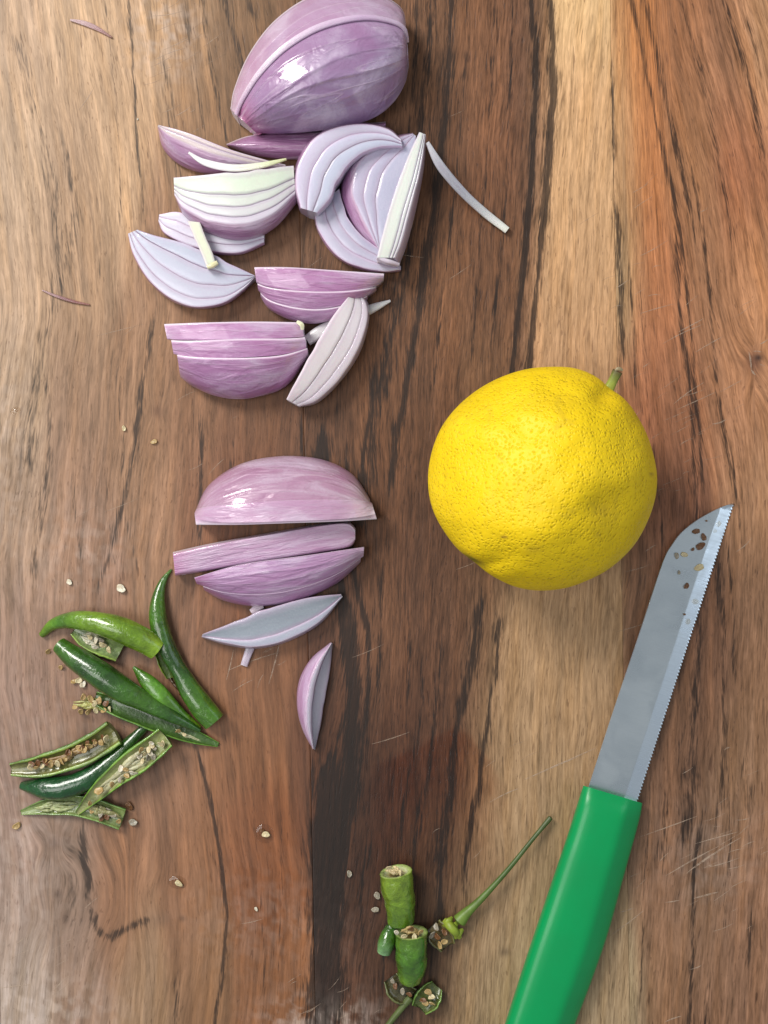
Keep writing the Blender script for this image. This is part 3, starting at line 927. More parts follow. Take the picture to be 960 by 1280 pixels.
def skinwedge(parent, A, B, bands, Hh, shape='quarter', zb=0.0, skincol=C_SKIN, col2=None, n=50, taper=(.35, .5), endpale=(0.0, 0.0),
              edge=C_EDGE, hpow=.5, m=16, hmin=3.0, edgew=1.6, name="layer", ends=None, pinch=None, wob=0.0, straight=0.0, endcol=None, ridges=()):
    """piece lying with its skin up.  A is the tall edge (f=0), B the low one (f=1). bands: (f0, f1, dh, u0, u1)"""
    skincol = mute(skincol)
    col2 = None if col2 is None else mute(col2)
    RA, RB = rail(A, 200), rail(B, 200)
    L = np.sum(np.linalg.norm(np.diff(RA[:, :2], axis=0), axis=1))
    obs = []
    for k, bnd in enumerate(bands):
        f0, f1, dh = bnd[:3]
        u0, u1 = bnd[3:5] if len(bnd) > 3 else (0, 1)
        u = np.linspace(u0, u1, n)
        ix = u * 199
        a = np.stack([np.interp(ix, np.arange(200), RA[:, q]) for q in range(2)], 1)
        b = np.stack([np.interp(ix, np.arange(200), RB[:, q]) for q in range(2)], 1)
        wid = np.linalg.norm(a - b, axis=1)
        tp = taper[0] + (1 - taper[0]) * np.sin(np.pi * np.clip(u, .015, .985)) ** taper[1]

        def hgt(f):
            if shape == 'quarter':
                v = np.clip(1 - f ** 2, 0, 1) ** hpow
            elif shape == 'dome':
                v = np.clip(np.sin(np.pi * (0.06 + 0.90 * f)), 0, 1) ** hpow
            elif shape == 'slab':
                v = np.clip(np.minimum(f, 1 - f) * 9 + .25, 0, 1) ** .7 * (1.05 - .22 * f)
            else:   # flat-topped strip
                v = np.clip(1 - np.abs(2 * f - 1) ** 5, 0, 1) ** hpow * (1.06 - .2 * f)
            return hmin + Hh * v * tp
        ring, col, gg = [], [], []

        def put(w, c, al, v):
            ring.append(w)
            cc = np.tile(np.append(c, al), (n, 1))
            # paler ends
            e0 = np.clip(1 - u / .22, 0, 1) ** 1.3 * endpale[0]
            e1 = np.clip(1 - (1 - u) / .22, 0, 1) ** 1.3 * endpale[1]
            e = np.clip(e0 + e1, 0, 1)[:, None] * (al > .5)
            cc[:, :3] = cc[:, :3] * (1 - e) + C_EDGE * e
            if endcol is not None and al > .5:
                e = (np.clip(1 - u / .14, 0, 1) ** 1.2 * .8)[:, None]
                cc[:, :3] = cc[:, :3] * (1 - e) + endcol * e
            col.append(cc)
            gg.append(np.stack([u * L * .012, np.full(n, v), np.full(n, k * 2.3)], 1))
        fe = np.minimum(edgew / np.maximum(wid, 2), .4 * (f1 - f0))

        def top(f, d):
            w = wob * np.sin(u * 7 + k)
            f = f + w * (1 if 0 < f0 else 0)
            if straight:
                kk = (wid.max() / np.maximum(wid, wid.max() * .25)) ** straight
                f = np.where(f < .999, np.minimum(f * (1 + (kk - 1) * np.clip((1 - f) * 1.4, 0, 1)), .99), f)
            xy = a + (b - a) * f[:, None]
            rg = 0
            for rf, ra in ridges:
                q = f + .035 * np.sin(u * 5 + rf * 20) * np.sin(np.pi * u) - rf
                rg = rg + ra * (np.where(q > 0, np.exp(-np.abs(q) / .014), np.exp(-np.abs(q) / .07))) * np.sin(np.pi * np.clip(u, 0, 1)) ** .6
            return PA(np.concatenate([xy, (hgt(np.clip(f, 0, 1)) + dh + zb + d + rg)[:, None]], 1))
        F0 = np.full(n, f0)
        t0 = top(F0, -.8)
        low0 = t0.copy()
        low0[:, 2] = (zb + .4) * PX
        mid = top(F0, 0).copy()
        mid[:, 2] = np.maximum(mid[:, 2] - max(4.0, dh * 1.2) * PX, (zb + .5) * PX)
        put(low0, C_FLESH, .0, f0 - .2)
        put(mid, edge, .0, f0 - .1)
        put(t0, lerp(edge, skincol, .15), 0, f0)
        put(top(F0 + fe * .5, 0), lerp(edge, skincol, .3), 0, f0)
        put(top(F0 + fe, 0.25), lerp(edge, skincol, .65), .3, f0)
        sk2 = col2 if col2 is not None else skincol
        for t in np.linspace(0, 1, m):
            f = F0 + fe * 1.6 + (f1 - f0 - fe * 1.8) * t
            c = lerp(skincol, sk2, f0 + (f1 - f0) * t)
            put(top(f, .3), c, 1.0, (f0 + (f1 - f0) * t) * 2.2)
        F1 = np.full(n, f1)
        t1 = top(F1, -.5)
        estep = len(bnd) > 5 and bnd[5]
        put(t1, edge if estep else sk2, 1, f1 * 2.2)
        if estep:
            md = t1.copy()
            md[:, 2] = np.maximum(md[:, 2] - 4 * PX, (zb + .5) * PX)
            put(md, edge, .0, f1 * 2.2 + .1)
        low1 = lerp(t1, low0, .0 if estep else .12)
        low1[:, 2] = (zb + .4) * PX
        put(low1, sk2 * .8, 1, f1 * 2.2 + .2)
        mb = MB()
        mb.loft(np.stack(ring, 1), np.stack(col, 1), np.stack(gg, 1), capcol=np.append(C_FLESH, 0.0))
        obs.append(mb.build(name, M_ONION, parent))
    return obs


def strip(parent, name, pts, w, th, col, mat=M_ONION, n=36, al=0.2, label=None, m=12, flat=True, bare=True):
    """thin strip or stick following (x, y, h) points; w, th = half width / half thickness profiles"""
    u = np.linspace(0, 1, n)
    R = rail(pts, n)
    Wd = PA(R)
    T = np.gradient(Wd, axis=0)
    T /= np.linalg.norm(T, axis=1)[:, None]
    S = np.cross(T, [0, 0, 1])
    S /= np.linalg.norm(S, axis=1)[:, None]
    U = np.cross(S, T)
    ww, tt = sprof(w, u) * PX, sprof(th, u) * PX
    a = np.linspace(0, 2 * np.pi, m, endpoint=False)
    ca = np.sign(np.cos(a)) * np.abs(np.cos(a)) ** .6
    sa = np.sign(np.sin(a)) * np.abs(np.sin(a)) ** .6
    ring = Wd[:, None] + S[:, None] * (ca[None, :] * ww[:, None])[..., None] + U[:, None] * (sa[None, :] * tt[:, None])[..., None]
    c = np.asarray(col, float)
    if c.ndim == 1:
        C = np.tile(np.append(c, al), (n, m, 1))
    else:
        cc = np.stack([np.interp(u, np.linspace(0, 1, len(c)), c[:, q]) for q in range(3)] + [np.full(n, al)], 1)
        C = np.repeat(cc[:, None], m, 1)
    L = np.linalg.norm(np.diff(R[:, :2], axis=0), axis=1).sum()
    G = np.stack([np.repeat((u * L * .012)[:, None], m, 1), np.repeat(np.abs(ca)[None], n, 0), np.zeros((n, m))], -1)
    mb = MB()
    mb.loft(ring, C, G)
    return mb.build(name, mat, parent)


def onion(label, at, name="onion_wedge", cat="onion wedge"):
    return thing(name, label, cat, at, GRP)


# 1 big half at the top
t = onion("large purple onion half, cut side down, at the top edge of the board", (400, 80, 0), "onion_half", "onion half")
A = [(288, 136), (293, 110), (312, 66), (345, 24), (392, -6), (450, -14), (500, 8), (509, 45)]
B = [(320, 166), (345, 167), (385, 165), (430, 159), (468, 147), (492, 128), (506, 105), (511, 84)]
big_skin = lin((160, 120, 166))
skinwedge(t, A, B, [(.20, 1.0, 0)], 92, 'dome', ridges=[(.36, 2.2), (.52, 2.0), (.64, 2.0), (.78, 2.2), (.9, 1.8)], skincol=lin((164, 126, 162)), col2=lin((150, 126, 166)), endcol=lin((168, 84, 130)), taper=(.30, .55), hpow=.62, m=90, n=80, endpale=(0, .25), edgew=1.0, hmin=8)
skinwedge(t, A, B, [(0.0, .245, 6)], 92, 'dome', ridges=[(.10, 1.6)], skincol=lin((178, 144, 174)), col2=lin((174, 136, 170)), taper=(.30, .55), hpow=.62, m=14, n=70, endpale=(.3, .5), hmin=8)
# white cut rim of the outer layer
def rimstrip(parent, A, B, f, Hh, tp, hp, dh, w, col, hmin=8, th=2.4, u0=0.0, u1=1.0):
    RA, RB = rail(A, 80), rail(B, 80)
    u = np.linspace(0, 1, 80)
    xy = lerp(RA, RB, f)[:, :2]
    h = hmin + Hh * np.sin(np.pi * (.06 + .9 * f)) ** hp * (tp[0] + (1 - tp[0]) * np.sin(np.pi * np.clip(u, .015, .985)) ** tp[1]) + dh
    p = np.concatenate([xy, h[:, None]], 1)[int(u0 * 79):int(u1 * 79) + 1]
    return strip(parent, "layer_rim", p[::3], w, [th] * 5, col, n=60, al=.15)
rimstrip(t, A, B, .235, 92, (.30, .55), .62, 5.0, [2.4, 3.4, 4.0, 3.8, 3.2, 2.4], [lin((200, 172, 196)), lin((216, 200, 214)), lin((208, 188, 208)), lin((196, 170, 198)), lin((200, 180, 198))])
# pinched root end: short torn pink fibres
for k in range(9):
    a_ = k / 8
    x0, y0 = 297 + 24 * a_, 128 + 38 * a_
    strip(t, "root_fibre", [(x0 + 16 - 6 * a_, y0 - 8 - 4 * a_, 26 + 4 * math.sin(k)), (x0 + 5, y0 - 1, 17), (x0 - 3 - 2 * (k % 2), y0 + 3, 9)], [1.0, 2.6, 1.4], [1.6, 2.4, 1.4],
          [lin((168, 110, 150)), lin((172, 84, 132)), lin((206, 160, 184))] if k % 3 else [lin((180, 130, 164)), lin((198, 150, 180)), C_EDGE], n=14)

# 2 wedge with the pale band, and the sliver on it
t = onion("purple onion wedge carrying a thin white sliver, just left below the large half", (275, 195, 0))
cutwedge(t, [(197, 158), (214, 171), (250, 187), (290, 199), (330, 207), (356, 209)],
         [(198, 156), (235, 166), (285, 186), (325, 198), (357, 206)], [0, .55, 1], 38, 42,
         skin=[(197, 160), (204, 186), (224, 206), (255, 217), (300, 218), (356, 210)], skincol=lin((164, 116, 158)), flesh=lin((206, 192, 190)), jit=.4)
o = strip(None, "onion_sliver", [(236, 191, 42), (256, 203, 42), (290, 210, 42), (325, 207, 45), (358, 199, 48)], [1.5, 4.2, 4.6, 4.2, 3.4, 1.2], [2] * 5,
          [lin((222, 224, 224)), lin((228, 228, 226)), lin((214, 220, 196)), lin((196, 204, 140))])
tag(o, "thin curved white and yellowish sliver lying on a purple wedge", "onion sliver", GRP)

# 2b petal half hidden under the big half
t = onion("smooth dull purple petal squeezed beneath the large onion half", (350, 182, 0), "onion_petal", "onion petal")
skinwedge(t, [(283, 180), (310, 170), (350, 165), (400, 163), (440, 156), (482, 152)], [(284, 182), (312, 193), (350, 199), (395, 198), (440, 188), (482, 160)], [(0, 1, 0)], 26, 'dome',
          skincol=lin((160, 112, 152)), col2=lin((146, 100, 140)), hpow=.7, edgew=1.2)

# 4 wedge under 3
t = onion("pale layered onion wedge mostly hidden under the greenish white wedge", (265, 292, 0))
cutwedge(t, [(198, 276), (206, 291), (235, 306), (265, 314), (300, 315), (330, 303)], [(199, 268), (222, 265), (250, 274), (290, 282), (330, 286)],
         [0, .3, .65, 1], 20, 22, skin=[(198, 278), (206, 293), (236, 309), (268, 318), (302, 318), (331, 306)], flesh=lin((204, 200, 214)), hs=5)
# 3 big cut face up
t = onion("big onion wedge with a broad white and faintly green cut face up", (290, 255, 0))
cutwedge(t, [(218, 244), (230, 261), (262, 276), (300, 281), (340, 268), (369, 243)], [(217, 222), (258, 219), (310, 214), (345, 209), (367, 207)],
         [0, .15, .34, .56, 1], 46, 56, skin=[(219, 247), (229, 269), (252, 289), (286, 301), (317, 299), (346, 283), (371, 254)], hs=16, zb=0, skincol=lin((158, 112, 154)),
         flesh=lin((216, 208, 220)), inner_col=lin((222, 232, 214)), taper=(.75, .6), jit=.7, linecol=lin((176, 154, 180)))
# 6
t = onion("bluish white layered onion crescent, leftmost of the pile", (240, 340, 0))
cutwedge(t, [(160, 292), (167, 318), (186, 349), (214, 373), (245, 383), (280, 378), (304, 362), (318, 347)], [(172, 287), (195, 295), (230, 305), (265, 318), (295, 333), (318, 344)],
         [0, .16, .42, .72, 1], 26, 30, skin=[(160, 294), (167, 321), (186, 352), (214, 376), (246, 386), (281, 381), (305, 364), (318, 349)], hs=8,
         flesh=lin((200, 198, 212)), inner_col=C_GREY, taper=(.8, .6))
# 5 core stick
t = onion("short pale yellowish onion core stick standing across two wedges", (254, 305, 30), "onion_core", "onion core")
cutwedge(t, [(270, 330), (264, 312), (256, 294), (250, 278)], [(259, 336), (252, 318), (243, 298), (234, 276)], [0, 1], 11, 12, zb=29, flesh=lin((222, 226, 204)), skincol=lin((200, 204, 180)), n=20, taper=(.9, .5), inner_col=lin((228, 232, 214)))
strip(t, "cut_end", [(259, 334, 38), (265, 332, 38), (272, 328, 38)], [2.4, 3.2, 2.4], [3, 4, 3], lin((218, 212, 168)), n=10)

# 9, 8, 7, 10
t = onion("lilac grey onion crescent lowest of the cluster beside the white stick", (450, 300, 0))
cutwedge(t, [(392, 262), (399, 290), (420, 318), (450, 334), (480, 339), (501, 337)], [(424, 236), (432, 265), (446, 288), (466, 306), (486, 319), (501, 333)], [0, .36, .68, 1], 22, 26,
         skin=[(391, 264), (398, 292), (419, 321), (450, 337), (480, 341), (501, 339)], flesh=lin((186, 183, 200)), inner_col=lin((174, 172, 192)), taper=(.7, .5))
t = onion("onion slice with purple left rim tucked between the arched slice and white stick", (470, 240, 0))
cutwedge(t, [(473, 311), (462, 290), (448, 262), (440, 236), (446, 208), (464, 190), (495, 173), (516, 167)], [(476, 312), (484, 285), (496, 250), (509, 215), (518, 190), (520, 170)],
         [0, .26, .52, 1], 34, 36, skin=[(471, 313), (449, 294), (431, 264), (426, 238), (434, 208), (458, 186), (494, 170), (516, 166)], skincol=lin((164, 112, 158)),
         flesh=lin((184, 178, 198)), inner_col=lin((174, 175, 194)), taper=(.75, .5), hs=12)
t = onion("arched onion slice with three lilac layers, hollow side facing the white stick", (420, 205, 0))
cutwedge(t, [(376, 260), (370, 232), (374, 203), (391, 175), (420, 160), (455, 155), (484, 161), (501, 174)], [(397, 266), (412, 248), (421, 226), (436, 204), (460, 188), (484, 183), (503, 183)],
         [0, .36, .68, 1], 52, 48, skin=[(374, 262), (367, 233), (371, 202), (389, 173), (419, 157), (455, 153), (486, 160), (502, 174)], hs=22, skincol=lin((166, 118, 160)),
         flesh=lin((204, 198, 216)), inner_col=lin((190, 194, 212)), taper=(.8, .5))
t = onion("tall narrow white onion stick pointing up, lilac on its far side", (500, 250, 0))
cutwedge(t, [(532, 168), (527, 205), (515, 255), (502, 302), (494, 322)], [(524, 165), (508, 200), (493, 242), (479, 288), (471, 322)], [0, .14, .32, 1], 56, 60,
         skin=[(533, 171), (530, 210), (521, 258), (509, 305), (499, 332)], hs=20, skincol=lin((190, 168, 190)), flesh=lin((218, 212, 218)), inner_col=lin((228, 232, 224)), taper=(.85, .5), linecol=lin((176, 160, 184)))
# chevron base of the stick
strip(t, "cut_end", [(471, 322, 46), (483, 327, 44), (497, 331, 38)], [2.2, 3.0, 2.2], [6, 8, 6], lin((212, 200, 214)), n=14)
# 11 curved strip
o = strip(None, "onion_sliver", [(534, 178, 46), (551, 208, 36), (578, 240, 20), (606, 266, 8), (634, 288, 5)], [2.5, 5.4, 5.6, 5.2, 5.2, 4.4], [2.6] * 5,
          [lin((206, 206, 212)), lin((176, 176, 186)), lin((166, 168, 178)), lin((186, 188, 190)), lin((220, 222, 212))])
tag(o, "thin curved translucent strip reaching right from the white stick's top", "onion sliver", GRP)

# 12
t = onion("mauve onion wedge with straight upper edge, right of the bluish crescent", (400, 368, 0))
skinwedge(t, [(318, 334), (360, 334), (420, 338), (480, 342)], [(322, 364), (336, 386), (364, 401), (396, 405), (430, 394), (462, 371), (479, 352)],
          [(0, .42, 0, 0, 1), (.42, .74, 3, .01, .93), (.74, 1, 5, .04, .85)], 44, 'quarter', skincol=lin((182, 132, 176)), col2=lin((160, 112, 156)), endpale=(.1, .7), taper=(.6, .5), wob=.012, straight=.6)
# 15 stick, 14 wedge
o = strip(None, "onion_sliver", [(384, 426, 8), (402, 414, 8), (430, 402, 7), (460, 388, 6), (488, 376, 5)], [7, 8, 8, 7, 5.5, 1.5], [6, 7, 7, 6, 4.5, 2], lin((206, 206, 206)))
tag(o, "pointed white onion stick running beneath the pale leaning wedge", "onion sliver", GRP)
t = onion("pale lilac wedge leaning diagonally across the white stick", (410, 440, 0))
cutwedge(t, [(444, 363), (457, 378), (459, 402), (446, 440), (421, 476), (396, 500), (374, 508)], [(442, 363), (420, 390), (395, 430), (371, 474), (358, 499)], [0, .2, .52, 1], 34, 50,
         skin=[(445, 363), (460, 378), (461, 404), (449, 443), (424, 479), (398, 503), (375, 509)], hs=8, zb=0, flesh=lin((216, 206, 216)), inner_col=lin((224, 216, 220)), skincol=lin((196, 178, 196)), taper=(.6, .5), linecol=lin((200, 184, 198)))
# 13
t = onion("glossy mauve onion wedge with three stepped layers, below the straight edged one", (295, 450, 0))
skinwedge(t, [(205, 405), (260, 403), (320, 402), (381, 403)], [(217, 462), (236, 480), (266, 495), (300, 500), (332, 494), (361, 479), (385, 446)],
          [(0, .23, 0, 0, .98), (.23, .47, 3, .03, .99), (.47, 1, 7, .06, 1)], 56, 'quarter', skincol=lin((190, 140, 184)), col2=lin((152, 102, 148)), endpale=(.25, .4), taper=(.65, .5), edgew=2.0, wob=.01, straight=.7)
o = strip(None, "onion_sliver", [(371, 402, 52), (377, 406, 52), (378, 412, 50)], [2, 3, 2], [1.5, 2, 1.5], lin((216, 216, 180)), n=10)
tag(o, "tiny yellowish shred on the corner of the stepped mauve wedge", "onion sliver", GRP)

# 16, 17, 18
t = onion("domed pink onion wedge with straight cut edge, left of the lemon", (355, 615, 0))
A = [(245, 656), (300, 656), (360, 654), (420, 652), (471, 649)]
B = [(243, 641), (261, 606), (300, 580), (350, 570), (402, 574), (441, 593), (464, 626)]
skinwedge(t, A, B, [(.28, 1, 0, 0.0, .985)], 56, 'quarter', skincol=lin((184, 146, 174)), col2=lin((166, 124, 152)), endpale=(.1, .6), taper=(.45, .5), m=70, ridges=[(.5, 1.5), (.62, 1.3), (.8, 1.2)])
skinwedge(t, A, B, [(0, .34, 4, 0, 1, 1)], 56, 'quarter', skincol=lin((188, 152, 182)), col2=lin((184, 144, 178)), endpale=(.1, .7), taper=(.45, .5), straight=.8)
t = onion("long narrow pinkish onion slice between the domed wedge and the wedge below it", (330, 688, 0))
skinwedge(t, [(216, 690), (260, 680), (330, 667), (400, 655), (434, 652), (444, 660)], [(219, 720), (260, 714), (330, 703), (400, 692), (436, 685), (444, 676)],
          [(0, 1, 0)], 36, 'slab', skincol=lin((196, 166, 192)), col2=lin((180, 144, 178)), endcol=lin((178, 110, 158)), endpale=(.25, .2), taper=(.7, .5), hpow=.4, edgew=2.0)
strip(t, "cut_end", [(219, 716, 11), (230, 716, 11), (247, 711, 13)], [2.2, 2.6, 1], [2, 2, 1], C_EDGE, n=14)
t = onion("streaky mauve onion wedge resting against the grey petal", (350, 720, 0))
skinwedge(t, [(243, 722), (300, 706), (380, 695), (455, 684)], [(247, 733), (280, 751), (322, 758), (370, 752), (420, 730), (454, 700)],
          [(0, .72, 0, 0, 1), (.72, 1, .6, .04, .98)], 50, 'quarter', skincol=lin((184, 146, 186)), col2=lin((160, 112, 156)), endpale=(.0, .3), taper=(.5, .5), m=60, ridges=[(.3, .9), (.5, .9)], edgew=.7, edge=lin((206, 184, 206)), endcol=lin((160, 92, 142)))
# 19 grey petal
t = onion("grey hollow onion petal with a raised rim, lowest of the middle stack", (340, 780, 0), "onion_petal", "onion petal")
cutwedge(t, [(252, 796), (285, 804), (320, 808), (358, 799), (398, 778), (428, 746)], [(253, 793), (290, 779), (340, 759), (388, 747), (426, 743)], [0, .24, 1], 24, 32,
         skin=[(252, 797), (285, 807), (321, 811), (360, 802), (400, 780), (428, 747)], hs=6, flesh=lin((170, 174, 188)), inner_col=lin((150, 158, 168)), dish=1.5, recess=[0, .5], skincol=lin((158, 148, 170)), taper=(.5, .6))
o = strip(None, "onion_sliver", [(314, 806, 4), (309, 820, 3), (305, 832, 2.5)], [6, 5, 4.5], [3, 2.6, 2], lin((182, 170, 184)), n=14)
tag(o, "small translucent onion scrap poking out under the grey petal", "onion sliver", GRP)
o = strip(None, "onion_sliver", [(314, 765, 4), (321, 760, 4), (329, 757, 4)], [3.5, 5, 3.5], [3, 3, 3], lin((206, 190, 200)), n=14)
tag(o, "tiny white scrap showing between the streaky wedge and the grey petal", "onion sliver", GRP)
# 21 lone petal
t = onion("small lone lilac petal lying apart with white rim, below the grey petal", (392, 870, 0), "onion_petal", "onion petal")
cutwedge(t, [(414, 804), (396, 832), (385, 866), (384, 902), (391, 936)], [(416, 804), (412, 840), (405, 880), (400, 910), (394, 937)], [0, .32, 1], 30, 16,
         skin=[(413, 803), (389, 823), (374, 850), (371, 882), (378, 912), (391, 937)], hs=6, skincol=lin((178, 140, 178)), flesh=lin((204, 198, 212)), inner_col=lin((170, 166, 180)), recess=[0, 5], taper=(.35, .6))
# 22 threads
o = strip(None, "onion_thread", [(88, 25, 2), (105, 29, 2), (122, 36, 2), (140, 47, 1.5)], [1.2, 3.2, 2.6, 1], [1.2] * 4, [lin((186, 160, 160)), lin((170, 140, 140)), lin((140, 100, 90))])
tag(o, "pinkish onion thread alone in the upper left corner of the board", "onion thread", GRP)
o = strip(None, "onion_thread", [(53, 363, 1.5), (70, 370, 2), (92, 377, 2), (112, 381, 1.5)], [.8, 1.8, 1.8, .8], [1.2] * 4, [lin((170, 140, 140)), lin((130, 90, 90)), lin((140, 90, 80))])
tag(o, "thin reddish onion thread left of the bluish crescent", "onion thread", GRP)

# ------------------------------------------------------------------ lemon
def make_lemon():
    root = thing("lemon", "whole yellow lemon with pitted peel and short green stem", "lemon", (680, 600, 0))
    out = [(685, 459), (720, 461), (745, 472), (762, 486), (786, 509), (804, 540), (815, 573), (819, 603), (813, 640), (796, 675), (771, 702), (740, 722), (705, 735),
           (670, 738), (640, 732), (612, 717), (592, 702), (574, 688), (555, 664), (540, 634), (535, 600), (540, 564), (553, 532), (576, 504), (607, 481), (645, 465)]
    cx, cy, he, hz = 680.0, 600.0, 122.0, 121.0
    q = np.array([P(a, b, he)[:2] / PX for a, b in out])
    c0 = P(cx, cy, he)[:2] / PX
    d = q - c0
    ang = np.arctan2(d[:, 1], d[:, 0])
    rad = np.hypot(d[:, 0], d[:, 1])
    o = np.argsort(ang)
    ang, rad = ang[o], rad[o]
    cl = rail(list(zip(np.concatenate([ang[-4:] - 2 * np.pi, ang, ang[:4] + 2 * np.pi]), np.concatenate([rad[-4:], rad, rad[:4]]))), 1200)
    nt, npH = 260, 140
    th = np.linspace(-np.pi, np.pi, nt, endpoint=False)
    r = np.interp(th, cl[:, 0], cl[:, 1])
    ph = np.linspace(-np.pi / 2 + .002, np.pi / 2 - .002, npH)
    TH, PH = np.meshgrid(th, ph)
    rr = np.repeat(r[None], npH, 0)
    # towards the top the outline relaxes to a rounder one
    rm = r.mean()
    k = np.clip(np.abs(PH) / (np.pi / 2), 0, 1) ** 1.2
    rr = rr * (1 - .5 * k) + rm * .5 * k
    cz = np.sign(np.cos(PH)) * np.abs(np.cos(PH)) ** 0.94
    X = c0[0] + rr * cz * np.cos(TH)
    Y = c0[1] + rr * cz * np.sin(TH)
    Z = he + hz * np.sin(PH)
    # drawing coords seen from above for local shaping
    kx = H / (H - Z)
    ix, iy = X * kx + 480, 640 - Y * kx
    nx, ny, nz = cz * np.cos(TH), cz * np.sin(TH), np.sin(PH)
    up = (PH > -.3)
    # crease at the blossom end
    e = np.clip((ix - 580) / 62, 0, 1)
    yl = 699 + 4 * np.sin(e * 3)
    dep = -5.0 * np.exp(-((iy - yl) / 6.0) ** 2) * np.clip(1 - e, 0, 1) * (ix > 572)
    dep += 1.6 * np.exp(-(((ix - 618) / 26) ** 2 + ((iy - 714) / 10) ** 2))
    dep += 1.2 * np.exp(-(((ix - 606) / 24) ** 2 + ((iy - 684) / 10) ** 2))
    # stem shoulder dimple
    dep += -6 * np.exp(-(((ix - 757) / 13) ** 2 + ((iy - 490) / 13) ** 2))
    dep += -6.0 * np.exp(-(((ix - 768) / 40) ** 2 + ((iy - 640) / 34) ** 2))
    dep += -4.0 * np.exp(-(((ix - 590) / 40) ** 2 + ((iy - 560) / 60) ** 2)) + 3.0 * np.exp(-(((ix - 700) / 60) ** 2 + ((iy - 530) / 26) ** 2))
    # broad ridges and flats
    ux = ((ix - 680) * .62 + (iy - 600) * -.78)
    vx = ((ix - 680) * .78 + (iy - 600) * .62)
    dep += 3.6 * np.sin(vx / 36 + .8) * np.exp(-(ux / 120) ** 2) * np.clip(nz + .3, 0, 1)
    dep += 6.0 * (fbm(ix / 60, iy / 60, 31, 2) - .5) * 2
    dep = dep * up * np.clip((nz - .02) / .35, 0, 1)
    X, Y, Z = X + nx * dep, Y + ny * dep, Z + nz * dep
    Z = np.maximum(Z, 0.3)
    col = np.ones(X.shape + (3,)) * lin((233, 198, 16))
    g = (np.exp(-(((ix - 592) / 15) ** 2 + ((iy - 699 - (ix - 592) * .35) / 5) ** 2)) * .9)[..., None]
    col = col * (1 - g) + lin((98, 96, 30)) * g
    g = (np.exp(-(((ix - 632) / 4) ** 2 + ((iy - 669) / 2) ** 2)) * .8)[..., None]
    col = col * (1 - g) + lin((110, 70, 40)) * g
    for sx, sy, a, b_, s in ((816, 593, 3, 2, .8), (757, 640, 16, 10, .3), (800, 520, 10, 8, .15), (690, 500, 60, 14, .14), (668, 684, 10, 5, .3)):
        g = (np.exp(-(((ix - sx) / a) ** 2 + ((iy - sy) / b_) ** 2)) * s)[..., None]
        col = col * (1 - g) + lin((140, 110, 40)) * g
    mb = MB()
    f = []
    for i in range(npH - 1):
        for j in range(nt):
            k2 = (j + 1) % nt
            f.append((i * nt + j, i * nt + k2, (i + 1) * nt + k2, (i + 1) * nt + j))
    f.append(tuple(range((npH - 1) * nt, npH * nt)))
    f.append(tuple(reversed(range(nt))))
    mb.add(np.stack([X, Y, Z], -1) * PX, f, col.reshape(-1, 3))
    mb.build("peel", M_LEMON, root, recalc=False)
    # stem
    strip(root, "stem", [(757, 491, 128), (762, 484, 130), (767, 474, 133), (772, 464, 136)], [8.5, 6.2, 5.4, 5.4, 6.0], [8, 6, 5.4, 5.4, 5.6],
          [lin((90, 74, 30)), lin((150, 160, 62)), lin((150, 166, 70)), lin((120, 130, 56)), lin((92, 84, 50))], M_STEM, n=30, m=14)
    strip(root, "stem_tip", [(769, 463, 138), (773, 461, 139), (778, 463, 138)], [1.2, 2.4, 1.4], [1.5, 2, 1.5], lin((150, 136, 104)), M_STEM, n=8)
    strip(root, "calyx", [(748, 484, 120), (756, 492, 125), (764, 499, 120)], [2, 4.2, 2], [2.5, 4.5, 2.5], lin((64, 54, 26)), M_STEM, n=14)
    return root


make_lemon()

